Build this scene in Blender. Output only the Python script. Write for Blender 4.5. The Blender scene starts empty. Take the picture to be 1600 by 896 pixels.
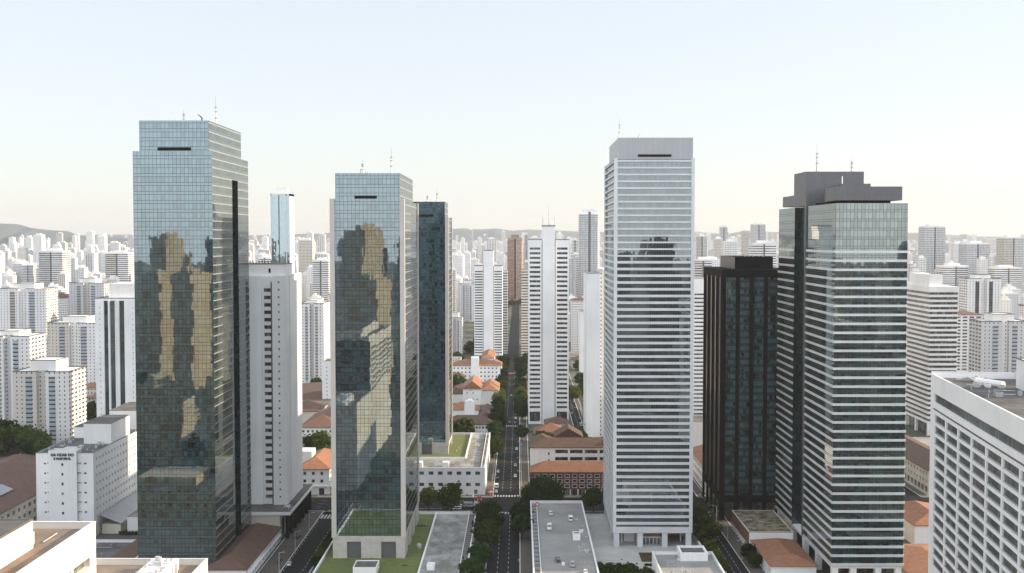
import bpy, math, random
from mathutils import Vector, Matrix
random.seed(7)
R = math.radians
scene = bpy.context.scene
COL = scene.collection
H = 141.0; F = 1800.0; VX = 811.0; HY = 372.0

def at(px, py, z=0.0):            # ground-type point seen at a picture position, at height z
    Y = (H - z) * F / (py - HY)
    return ((px - VX) / F * Y, Y)
def xat(px, Y): return (px - VX) / F * Y
def zat(py, Y): return H - (py - HY) / F * Y

# ------------------------------------------------------------------ materials
def newmat(name):
    m = bpy.data.materials.new(name); m.use_nodes = True
    nt = m.node_tree; nt.nodes.clear()
    return m, nt
class N:
    def __init__(s, nt): s.nt = nt
    def n(s, t, **k):
        x = s.nt.nodes.new(t)
        for a, b in k.items(): setattr(x, a, b)
        return x
    def link(s, a, b): s.nt.links.new(a, b)
    def val(s, sock, v):
        if hasattr(v, 'is_linked') or isinstance(v, bpy.types.NodeSocket): s.link(v, sock)
        else: sock.default_value = v
    def math(s, op, a, b=None, c=None, clamp=False):
        x = s.n('ShaderNodeMath', operation=op); x.use_clamp = clamp
        s.val(x.inputs[0], a)
        if b is not None: s.val(x.inputs[1], b)
        if c is not None: s.val(x.inputs[2], c)
        return x.outputs[0]
    def mix(s, f, a, b):
        x = s.n('ShaderNodeMix', data_type='RGBA')
        s.val(x.inputs[0], f); s.val(x.inputs[6], a); s.val(x.inputs[7], b)
        return x.outputs[2]
    def mixf(s, f, a, b):
        x = s.n('ShaderNodeMix', data_type='FLOAT')
        s.val(x.inputs[0], f); s.val(x.inputs[2], a); s.val(x.inputs[3], b)
        return x.outputs[0]
    def noise(s, scale, vec=None, detail=3, rough=.55):
        x = s.n('ShaderNodeTexNoise'); x.inputs['Scale'].default_value = scale
        x.inputs['Detail'].default_value = detail; x.inputs['Roughness'].default_value = rough
        if vec is not None: s.link(vec, x.inputs['Vector'])
        return x.outputs['Fac']
    def uv(s):
        x = s.n('ShaderNodeUVMap'); x.uv_map = 'UVMap'
        sp = s.n('ShaderNodeSeparateXYZ'); s.link(x.outputs[0], sp.inputs[0])
        return sp.outputs[0], sp.outputs[1]
    def comb(s, a, b, c=0.0):
        x = s.n('ShaderNodeCombineXYZ'); s.val(x.inputs[0], a); s.val(x.inputs[1], b); s.val(x.inputs[2], c)
        return x.outputs[0]
    def ramp(s, f, lo, hi):
        x = s.n('ShaderNodeMapRange'); s.val(x.inputs[0], f); x.inputs[1].default_value = lo; x.inputs[2].default_value = hi
        return x.outputs[0]
    def out(s, sh):
        o = s.n('ShaderNodeOutputMaterial'); s.link(sh, o.inputs['Surface'])
def c4(c): return (c[0], c[1], c[2], 1.0)

def pbr(name, col, rough=.7, var=.12, scale=.15, metal=0, bump=0, streak=0, objvar=0, spec=.5, fine=0):
    m, nt = newmat(name); g = N(nt)
    tc = g.n('ShaderNodeTexCoord'); geo = g.n('ShaderNodeNewGeometry')
    f = g.noise(scale, geo.outputs['Position'], 4)
    f = g.ramp(f, .3, .7)
    dark = tuple(x * (1 - var) for x in col); lite = tuple(min(1, x * (1 + var * .5)) for x in col)
    c = g.mix(f, c4(dark), c4(lite))
    if fine:
        f2 = g.ramp(g.noise(1.3, geo.outputs['Position'], 4), .35, .7)
        c = g.mix(g.math('MULTIPLY', f2, fine), c, c4(tuple(x * .6 for x in col)))
    if streak:
        mp = g.n('ShaderNodeMapping'); mp.inputs['Scale'].default_value = (.8, .8, .03)
        g.link(geo.outputs['Position'], mp.inputs[0])
        s2 = g.ramp(g.noise(1.0, mp.outputs[0], 4), .52, .78)
        c = g.mix(g.math('MULTIPLY', s2, streak), c, c4(tuple(x * .62 for x in col)))
    if objvar:
        oi = g.n('ShaderNodeObjectInfo')
        hs = g.n('ShaderNodeHueSaturation')
        g.link(c, hs.inputs['Color'])
        g.link(g.math('MULTIPLY_ADD', oi.outputs['Random'], objvar, 1 - objvar), hs.inputs['Value'])
        c = hs.outputs[0]
    b = g.n('ShaderNodeBsdfPrincipled')
    g.link(c, b.inputs['Base Color']); b.inputs['Roughness'].default_value = rough
    b.inputs['Metallic'].default_value = metal; b.inputs['Specular IOR Level'].default_value = .08 if rough >= .85 else spec
    if bump:
        bp = g.n('ShaderNodeBump'); bp.inputs['Strength'].default_value = bump; bp.inputs['Distance'].default_value = .3
        g.link(g.noise(2.0, geo.outputs['Position'], 5), bp.inputs['Height']); g.link(bp.outputs[0], b.inputs['Normal'])
    g.out(b.outputs[0]); return m

def facade(name, wall, win, pu, pv, u0, u1, v0, v1, objvar=.12, tint=.0, hi=None):
    """painted wall with a regular pattern of window openings, measured in metres on the wall"""
    m, nt = newmat(name); g = N(nt)
    u, v = g.uv()
    fu = g.math('FRACT', g.math('DIVIDE', u, pu)); fv = g.math('FRACT', g.math('DIVIDE', v, pv))
    def band(f, a, b):
        return g.math('MULTIPLY', g.math('GREATER_THAN', f, a), g.math('LESS_THAN', f, b))
    k = band(fv, v0, v1)
    if u1 - u0 < .999: k = g.math('MULTIPLY', k, band(fu, u0, u1))
    wn = g.n('ShaderNodeTexWhiteNoise', noise_dimensions='3D')
    oi = g.n('ShaderNodeObjectInfo')
    g.link(g.comb(g.math('FLOOR', g.math('DIVIDE', u, pu if pu < 50 else 4)), g.math('FLOOR', g.math('DIVIDE', v, pv)), oi.outputs['Random']), wn.inputs['Vector'])
    r = wn.outputs['Value']
    winc = g.mix(g.math('POWER', r, 3.0), c4(win), c4(hi or tuple(x * 4 + .04 for x in win)))
    geo = g.n('ShaderNodeNewGeometry')
    dirt = g.ramp(g.noise(.08, geo.outputs['Position'], 4), .35, .7)
    wc = g.mix(dirt, c4(tuple(x * .9 for x in wall)), c4(wall))
    # slab line each floor
    line = band(fv, .0, .045)
    wc = g.mix(g.math('MULTIPLY', line, .25), wc, c4(tuple(x * .6 for x in wall)))
    sv = g.n('ShaderNodeMapping'); sv.inputs['Scale'].default_value = (.7, .7, .025); g.link(geo.outputs['Position'], sv.inputs[0])
    sk = g.ramp(g.noise(1.0, sv.outputs[0], 4), .5, .8); wc = g.mix(g.math('MULTIPLY', sk, .3), wc, c4(tuple(x * .6 for x in wall)))
    rv = g.math('FRACT', g.math('MULTIPLY', oi.outputs['Random'], 17.3))
    wc = g.mix(g.math('MULTIPLY', g.math('GREATER_THAN', rv, .84), .55), wc, c4((.50, .42, .33)))
    wc = g.mix(g.math('MULTIPLY', g.math('LESS_THAN', rv, .10), .5), wc, c4((.40, .41, .43)))
    hs = g.n('ShaderNodeHueSaturation'); g.link(wc, hs.inputs['Color'])
    g.link(g.math('MULTIPLY_ADD', oi.outputs['Random'], objvar, 1 - objvar), hs.inputs['Value'])
    c = g.mix(k, hs.outputs[0], winc)
    b = g.n('ShaderNodeBsdfPrincipled'); g.link(c, b.inputs['Base Color'])
    g.link(g.mixf(k, .75, .12), b.inputs['Roughness'])
    g.out(b.outputs[0]); return m

def curtain(name, pu, pv, vis, teal, spand, line, refl, tint, dark=.45, lw=.07, hw=.09, wobble=1.0, pale=0, dark_c=(.004, .007, .009)):
    """coated glass curtain wall: panel grid, spandrel row, panes with blinds up or down, mirror reflection"""
    m, nt = newmat(name); g = N(nt)
    u, v = g.uv()
    uu = g.math('DIVIDE', u, pu); vv = g.math('DIVIDE', v, pv)
    fu = g.math('FRACT', uu); fv = g.math('FRACT', vv); iu = g.math('FLOOR', uu); iv = g.math('FLOOR', vv)
    isv = g.math('GREATER_THAN', fv, 1 - vis)
    wn = g.n('ShaderNodeTexWhiteNoise', noise_dimensions='3D')
    g.link(g.comb(iu, iv, 3.0), wn.inputs['Vector'])
    w2 = g.n('ShaderNodeTexWhiteNoise', noise_dimensions='3D')
    g.link(g.comb(g.math('FLOOR', g.math('DIVIDE', uu, 4.0)), iv, 9.0), w2.inputs['Vector'])
    rr = g.math('ADD', g.math('MULTIPLY', wn.outputs['Value'], .6), g.math('MULTIPLY', w2.outputs['Value'], .4))
    isd = g.math('LESS_THAN', rr, dark)
    blind = g.math('GREATER_THAN', rr, .86)
    tv = g.mix(wn.outputs['Value'], c4(tuple(x * .7 for x in teal)), c4(tuple(x * 1.25 for x in teal)))
    vc = g.mix(isd, tv, c4(dark_c))
    vc = g.mix(g.math('MULTIPLY', blind, .35), vc, c4((.12, .13, .12)))
    c = g.mix(isv, c4(spand), vc)
    lu = g.math('LESS_THAN', fu, lw / pu); lv = g.math('LESS_THAN', fv, hw / pv)
    lm = g.math('LESS_THAN', g.math('ABSOLUTE', g.math('SUBTRACT', fv, 1 - vis)), hw * .5 / pv)
    ln = g.math('MAXIMUM', g.math('MAXIMUM', lu, lv), lm)
    if pale:
        lv2 = g.math('MULTIPLY', g.math('LESS_THAN', fv, pale / pv), 1.0)
        c = g.mix(lv2, c, c4((.28, .31, .31)))
    c = g.mix(ln, c, c4(line))
    b = g.n('ShaderNodeBsdfPrincipled'); g.link(c, b.inputs['Base Color']); b.inputs['Roughness'].default_value = .35
    b.inputs['Specular IOR Level'].default_value = .2
    # slight unevenness of every pane
    tc = g.n('ShaderNodeNewGeometry')
    sub = g.n('ShaderNodeVectorMath', operation='SUBTRACT'); g.link(wn.outputs['Color'], sub.inputs[0]); sub.inputs[1].default_value = (.5, .5, .5)
    sc1 = g.n('ShaderNodeVectorMath', operation='SCALE'); g.link(sub.outputs[0], sc1.inputs[0]); sc1.inputs['Scale'].default_value = .0045 * wobble
    nz = g.n('ShaderNodeTexNoise'); nz.inputs['Scale'].default_value = .16; nz.inputs['Detail'].default_value = 2
    g.link(tc.outputs['Position'], nz.inputs['Vector'])
    sb2 = g.n('ShaderNodeVectorMath', operation='SUBTRACT'); g.link(nz.outputs['Color'], sb2.inputs[0]); sb2.inputs[1].default_value = (.5, .5, .5)
    sc2 = g.n('ShaderNodeVectorMath', operation='SCALE'); g.link(sb2.outputs[0], sc2.inputs[0]); sc2.inputs['Scale'].default_value = .008 * wobble
    a1 = g.n('ShaderNodeVectorMath', operation='ADD'); g.link(sc1.outputs[0], a1.inputs[0]); g.link(sc2.outputs[0], a1.inputs[1])
    a2 = g.n('ShaderNodeVectorMath', operation='ADD'); g.link(tc.outputs['Normal'], a2.inputs[0]); g.link(a1.outputs[0], a2.inputs[1])
    nn = g.n('ShaderNodeVectorMath', operation='NORMALIZE'); g.link(a2.outputs[0], nn.inputs[0])
    gl = g.n('ShaderNodeBsdfGlossy'); gl.inputs['Color'].default_value = c4(tint); gl.inputs['Roughness'].default_value = .015
    g.link(nn.outputs[0], gl.inputs['Normal'])
    fr = g.n('ShaderNodeFresnel'); fr.inputs['IOR'].default_value = 1.5
    fac = g.math('MULTIPLY_ADD', fr.outputs[0], .9, refl, clamp=True)
    fac = g.math('MULTIPLY', fac, g.math('SUBTRACT', 1.0, g.math('MULTIPLY', ln, .75)))
    fac = g.math('MULTIPLY', fac, g.math('SUBTRACT', 1.0, g.math('MULTIPLY', g.math('MULTIPLY', isd, isv), .06)))
    if pale: fac = g.math('MULTIPLY', fac, g.math('SUBTRACT', 1.0, g.math('MULTIPLY', lv2, .7)))
    mx = g.n('ShaderNodeMixShader'); g.link(fac, mx.inputs[0]); g.link(b.outputs[0], mx.inputs[1]); g.link(gl.outputs[0], mx.inputs[2])
    g.out(mx.outputs[0]); return m

def tiles(name, col, col2):
    m, nt = newmat(name); g = N(nt)
    u, v = g.uv(); geo = g.n('ShaderNodeNewGeometry'); oi = g.n('ShaderNodeObjectInfo')
    f = g.ramp(g.noise(.35, geo.outputs['Position'], 5, .65), .3, .7)
    c = g.mix(f, c4(col), c4(col2))
    f2 = g.ramp(g.noise(3.0, geo.outputs['Position'], 3), .3, .75)
    c = g.mix(g.math('MULTIPLY', f2, .45), c, c4(tuple(x * .45 for x in col)))
    f3 = g.ramp(g.noise(.9, geo.outputs['Position'], 6, .7), .52, .70)
    c = g.mix(g.math('MULTIPLY', f3, .65), c, c4((.07, .055, .042)))
    st = g.math('GREATER_THAN', g.math('FRACT', g.math('DIVIDE', u, .5)), .72)
    c = g.mix(g.math('MULTIPLY', st, .35), c, c4(tuple(x * .4 for x in col)))
    hs = g.n('ShaderNodeHueSaturation'); g.link(c, hs.inputs['Color'])
    g.link(g.math('MULTIPLY_ADD', oi.outputs['Random'], .5, .65), hs.inputs['Value'])
    b = g.n('ShaderNodeBsdfPrincipled'); g.link(hs.outputs[0], b.inputs['Base Color']); b.inputs['Roughness'].default_value = .85
    g.out(b.outputs[0]); return m

M = {}
M['white'] = pbr('white_painted_concrete', (.80, .79, .775), .7, .10, .05, streak=.25)
M['white2'] = pbr('off_white_render', (.77, .75, .72), .75, .12, .06, streak=.3, objvar=.12)
M['cream'] = pbr('cream_render', (.62, .57, .48), .8, .15, .08, streak=.35)
M['metalwhite'] = pbr('white_coated_aluminium', (.62, .625, .635), .4, .12, .1, metal=.1, streak=.25)
M['darkmetal'] = pbr('grey_metal_cladding', (.13, .13, .14), .45, .10, .2, metal=.35)
M['black'] = pbr('black_anodised_frame', (.008, .009, .011), .7, .2, .2, spec=.03)
M['bronze'] = pbr('bronze_frame', (.07, .05, .04), .45, .2, .2)
M['stone'] = pbr('pale_stone_cladding', (.46, .43, .39), .7, .16, .3, streak=.3, fine=.2)
M['crowngrey'] = pbr('grey_metal_crown_panels', (.36, .37, .385), .4, .08, .1, metal=.2)
M['stonecol'] = pbr('beige_stone_pilaster', (.50, .46, .42), .6, .08, .2)
M['roofgrey'] = pbr('weathered_roof_membrane', (.14, .135, .13), .9, .45, .12, fine=.35)
M['roofbrown'] = pbr('brown_roof_membrane', (.24, .19, .15), .9, .3, .12, fine=.3)
M['deck'] = pbr('light_concrete_deck', (.29, .285, .275), .85, .22, .09, fine=.25)
M['plaza'] = pbr('plaza_paving', (.44, .43, .41), .85, .14, .12, fine=.12)
M['coping'] = pbr('dark_metal_coping', (.12, .11, .10), .5, .1, 1)
M['copwhite'] = pbr('white_coping', (.7, .7, .7), .5, .06, 1)
M['tile'] = tiles('clay_roof_tiles', (.25, .10, .055), (.36, .18, .105))
M['tileb'] = tiles('brown_roof_tiles', (.115, .058, .040), (.18, .10, .068))
M['corr'] = pbr('corrugated_grey_sheet', (.30, .32, .34), .5, .1, .3, metal=.3)
M['asphalt'] = pbr('asphalt', (.020, .021, .022), .85, .25, .2, fine=.25)
M['pave'] = pbr('pavement_slabs', (.12, .108, .095), .9, .2, .3, fine=.3)
M['paint'] = pbr('road_paint', (.5, .5, .48), .7, .5, .8)
M['equip'] = pbr('galvanised_equipment', (.5, .5, .5), .5, .15, .6, metal=.2)
M['steel'] = pbr('antenna_steel', (.35, .35, .35), .4, .1, 1, metal=.6)
M['redpaint'] = pbr('red_paint', (.55, .05, .03), .5, .15, 1)
M['wood'] = pbr('warm_timber_panel', (.38, .24, .12), .6, .2, .5)
M['bark'] = pbr('tree_bark', (.09, .065, .045), .9, .3, 1)
M['tyre'] = pbr('tyre_rubber', (.02, .02, .02), .9, .1, 1)
M['lampw'] = pbr('headlight_glass', (.7, .7, .65), .2, .05, 1)
M['person'] = pbr('dark_clothing', (.05, .05, .07), .9, .2, 1)
for k, c in dict(carw=(.75, .75, .74), cars=(.35, .36, .37), carb=(.02, .02, .022), card=(.07, .08, .10)).items():
    M[k] = pbr('car_paint_' + k, c, .22, .03, 1, metal=.1)
M['soil'] = pbr('soil_bed', (.07, .05, .035), .95, .3, .5)
def winmat(name, col, refl, tint=(.75, .78, .8)):
    m, nt = newmat(name); g = N(nt)
    u, v = g.uv(); oi = g.n('ShaderNodeObjectInfo')
    wn = g.n('ShaderNodeTexWhiteNoise', noise_dimensions='3D')
    g.link(g.comb(g.math('FLOOR', g.math('DIVIDE', u, 1.15)), g.math('FLOOR', g.math('DIVIDE', v, 2.8)), oi.outputs['Random']), wn.inputs['Vector'])
    c = g.mix(g.math('POWER', wn.outputs['Value'], 4.0), c4(col), c4((.22, .21, .19)))
    ln = g.math('LESS_THAN', g.math('FRACT', g.math('DIVIDE', u, 1.15)), .07)
    c = g.mix(ln, c, c4((.10, .10, .10)))
    b = g.n('ShaderNodeBsdfPrincipled'); g.link(c, b.inputs['Base Color']); b.inputs['Roughness'].default_value = .3
    gl = g.n('ShaderNodeBsdfGlossy'); gl.inputs['Color'].default_value = c4(tint); gl.inputs['Roughness'].default_value = .03
    fr = g.n('ShaderNodeFresnel'); fr.inputs['IOR'].default_value = 1.5
    mx = g.n('ShaderNodeMixShader'); g.link(g.math('MULTIPLY_ADD', fr.outputs[0], .9, refl, clamp=True), mx.inputs[0])
    g.link(b.outputs[0], mx.inputs[1]); g.link(gl.outputs[0], mx.inputs[2]); g.out(mx.outputs[0]); return m
M['win'] = winmat('window_glass', (.015, .018, .022), .06)
M['winteal'] = winmat('teal_window_glass', (.03, .05, .05), .12)
M['winnb'] = winmat('dark_teal_balcony_glass', (.035, .06, .06), .03, (.28, .32, .33))  # dark teal glass with a weak reflection tint
M['bandglass'] = winmat('dark_brown_band_glass', (.030, .022, .020), .0, (.3, .3, .3))
M['winblack'] = winmat('dark_window_glass', (.012, .011, .011), .01)
M['fpunch'] = facade('wall_small_windows', (.79, .77, .75), (.03, .03, .035), 3.4, 3.0, .36, .60, .36, .72)
M['fband'] = facade('wall_dark_bands', (.79, .77, .75), (.035, .035, .04), 999, 3.2, 0, 1, .42, .84)
M['fgrid'] = facade('wall_window_grid', (.79, .77, .75), (.04, .042, .05), 2.7, 3.0, .22, .78, .34, .78)
M['fbalc'] = facade('wall_balconies', (.79, .76, .73), (.05, .05, .055), 6.2, 3.0, .16, .84, .42, .9)
M['fbrown'] = facade('brown_wall_bands', (.33, .19, .13), (.11, .07, .055), 999, 3.1, 0, 1, .45, .85)
M['fgrey'] = facade('grey_wall_grid', (.60, .60, .60), (.06, .065, .07), 2.4, 3.1, .2, .8, .3, .85)
M['fhouse'] = facade('house_wall_windows', (.70, .67, .62), (.03, .03, .03), 2.9, 3.3, .3, .66, .32, .74)
M['fstrip'] = facade('window_strip_with_panels', (.38, .40, .43), (.03, .035, .045), 999, 3.0, 0, 1, .3, .62, hi=(.12, .14, .17))
M['fstripd'] = facade('dark_recess_strip', (.06, .06, .065), (.015, .015, .018), 999, 3.0, 0, 1, .3, .75)
M['blank'] = M['white2']
M['sandwhite'] = pbr('warm_white_render', (.72, .66, .57), .8, .1, .06, streak=.3)
M['ftan'] = facade('tan_wall', (.54, .43, .29), (.10, .085, .06), 4.5, 3.4, .3, .6, .35, .7)
M['ftanb'] = facade('tan_blank_wall', (.54, .43, .29), (.3, .24, .16), 999, 6.8, 0, 1, .46, .5)
M['fdark'] = facade('dark_concrete_wall', (.06, .065, .065), (.015, .02, .022), 4.5, 3.4, .3, .6, .35, .7)
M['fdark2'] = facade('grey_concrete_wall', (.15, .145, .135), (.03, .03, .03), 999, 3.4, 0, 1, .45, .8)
M['glassT1'] = curtain('blue_green_curtain_wall', 1.6, 3.6, .62, (.026, .064, .072), (.022, .054, .062), (.010, .018, .021), .50, (.36, .44, .49), dark=.46, lw=.12, hw=.18, wobble=.6)
M['glassT1s'] = curtain('curtain_wall_with_pale_slab_lines', 1.3, 3.6, .62, (.035, .055, .052), (.05, .075, .07), (.10, .11, .10), .42, (.46, .50, .50), dark=.55, lw=.14, pale=.5, wobble=.5)
M['glassT2'] = curtain('teal_curtain_wall', 1.65, 3.6, .62, (.024, .060, .070), (.020, .052, .062), (.010, .018, .021), .50, (.36, .44, .49), dark=.44, lw=.13, hw=.18, wobble=.6)
M['glassT2b'] = curtain('rear_teal_curtain_wall', 1.65, 3.6, .62, (.034, .085, .098), (.030, .074, .086), (.016, .036, .042), .42, (.5, .6, .65), dark=.46, lw=.16, hw=.2, wobble=.6)
M['glassT3'] = curtain('banded_tower_glass', 1.05, 3.07, .99, (.025, .035, .04), (.02, .03, .035), (.10, .11, .12), .42, (.40, .47, .50), dark=.5, lw=.14, wobble=.6)
M['glassT4'] = curtain('dark_crowned_tower_glass', 1.45, 3.6, .74, (.04, .095, .095), (.03, .055, .055), (.012, .018, .018), .46, (.40, .455, .46), dark=.45, lw=.14, hw=.2, wobble=.6)
M['glassT5'] = curtain('dark_tower_glass', 1.3, 3.5, .6, (.035, .085, .095), (.014, .034, .04), (.006, .008, .009), .10, (.42, .5, .52), dark=.4)
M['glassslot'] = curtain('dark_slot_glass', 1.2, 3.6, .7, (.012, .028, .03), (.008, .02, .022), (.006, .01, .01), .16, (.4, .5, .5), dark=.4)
M['glassslim'] = curtain('slim_tower_glass', 1.8, 3.6, .62, (.05, .09, .11), (.05, .08, .10), (.06, .08, .09), .45, (.62, .78, .86), dark=.3)

def grassmat(name, a, b, sc=.25):
    m, nt = newmat(name); g = N(nt); geo = g.n('ShaderNodeNewGeometry')
    f = g.ramp(g.noise(sc, geo.outputs['Position'], 6, .7), .3, .7)
    c = g.mix(f, c4(a), c4(b)); bs = g.n('ShaderNodeBsdfPrincipled'); g.link(c, bs.inputs['Base Color']); bs.inputs['Roughness'].default_value = .95
    g.out(bs.outputs[0]); return m
M['lawn'] = grassmat('lawn_grass', (.075, .10, .022), (.13, .15, .04))
M['hill'] = grassmat('haze_tinted_hills', (.055, .08, .095), (.08, .105, .115), .002)  # blue in the forest colour stands in for distance haze
def leafmat(name, a, b):
    m, nt = newmat(name); g = N(nt); geo = g.n('ShaderNodeNewGeometry'); oi = g.n('ShaderNodeObjectInfo')
    f = g.ramp(g.noise(.7, geo.outputs['Position'], 3), .3, .7)
    c = g.mix(f, c4(a), c4(b))
    hs = g.n('ShaderNodeHueSaturation'); g.link(c, hs.inputs['Color']); g.link(g.math('MULTIPLY_ADD', oi.outputs['Random'], .8, .65), hs.inputs['Value']); g.link(g.math('MULTIPLY_ADD', g.math('FRACT', g.math('MULTIPLY', oi.outputs['Random'], 7.7)), .05, .465), hs.inputs['Hue'])
    d = g.n('ShaderNodeBsdfDiffuse'); g.link(hs.outputs[0], d.inputs[0]); t = g.n('ShaderNodeBsdfTranslucent'); g.link(hs.outputs[0], t.inputs[0])
    mx = g.n('ShaderNodeMixShader'); mx.inputs[0].default_value = .3; g.link(d.outputs[0], mx.inputs[1]); g.link(t.outputs[0], mx.inputs[2])
    g.out(mx.outputs[0]); return m
M['leaf'] = leafmat('dark_green_leaves', (.014, .032, .009), (.032, .056, .014))
M['leafy'] = leafmat('yellow_green_leaves', (.045, .070, .015), (.08, .10, .022))
def groundmat():
    m, nt = newmat('city_ground'); g = N(nt); geo = g.n('ShaderNodeNewGeometry')
    f = g.ramp(g.noise(.006, geo.outputs['Position'], 6, .6), .42, .58)
    c = g.mix(f, c4((.035, .048, .022)), c4((.11, .105, .098)))
    f2 = g.ramp(g.noise(.12, geo.outputs['Position'], 5, .7), .3, .75)
    c = g.mix(g.math('MULTIPLY', f2, .5), c, c4((.07, .065, .06)))
    b = g.n('ShaderNodeBsdfPrincipled'); g.link(c, b.inputs['Base Color']); b.inputs['Roughness'].default_value = .95
    g.out(b.outputs[0]); return m
M['ground'] = groundmat()
def brickmat():
    m, nt = newmat('red_brick'); g = N(nt)
    x = g.n('ShaderNodeUVMap'); x.uv_map = 'UVMap'
    br = g.n('ShaderNodeTexBrick'); g.link(x.outputs[0], br.inputs['Vector']); br.inputs['Scale'].default_value = 1.0
    br.inputs['Brick Width'].default_value = .5; br.inputs['Row Height'].default_value = .18; br.inputs['Mortar Size'].default_value = .02
    br.inputs['Color1'].default_value = (.24, .075, .045, 1); br.inputs['Color2'].default_value = (.17, .055, .035, 1); br.inputs['Mortar'].default_value = (.22, .17, .14, 1)
    geo = g.n('ShaderNodeNewGeometry'); f = g.ramp(g.noise(.4, geo.outputs['Position'], 4), .3, .7)
    c = g.mix(g.math('MULTIPLY', f, .3), br.outputs[0], c4((.10, .04, .03)))
    b = g.n('ShaderNodeBsdfPrincipled'); g.link(c, b.inputs['Base Color']); b.inputs['Roughness'].default_value = .85
    g.out(b.outputs[0]); return m
M['brick'] = brickmat()
def deckstain():
    m, nt = newmat('stained_concrete_deck'); g = N(nt); geo = g.n('ShaderNodeNewGeometry')
    mp = g.n('ShaderNodeMapping'); mp.inputs['Scale'].default_value = (.13, .075, 1); mp.inputs['Rotation'].default_value = (0, 0, .3); g.link(geo.outputs['Position'], mp.inputs[0])
    f = g.ramp(g.noise(1.0, mp.outputs[0], 7, .68), .42, .62)
    c = g.mix(f, c4((.15, .14, .125)), c4((.34, .34, .335)))
    f2 = g.ramp(g.noise(.9, geo.outputs['Position'], 5), .4, .75)
    c = g.mix(g.math('MULTIPLY', f2, .3), c, c4((.2, .19, .17)))
    b = g.n('ShaderNodeBsdfPrincipled'); g.link(c, b.inputs['Base Color']); b.inputs['Roughness'].default_value = .8
    g.out(b.outputs[0]); return m
M['deckstain'] = deckstain()
def mossroof():
    m, nt = newmat('mossy_flat_roof'); g = N(nt); geo = g.n('ShaderNodeNewGeometry')
    f = g.ramp(g.noise(.22, geo.outputs['Position'], 6, .65), .4, .6)
    c = g.mix(f, c4((.05, .055, .035)), c4((.30, .25, .16)))
    b = g.n('ShaderNodeBsdfPrincipled'); g.link(c, b.inputs['Base Color']); b.inputs['Roughness'].default_value = .95
    g.out(b.outputs[0]); return m
M['moss'] = mossroof()

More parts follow.
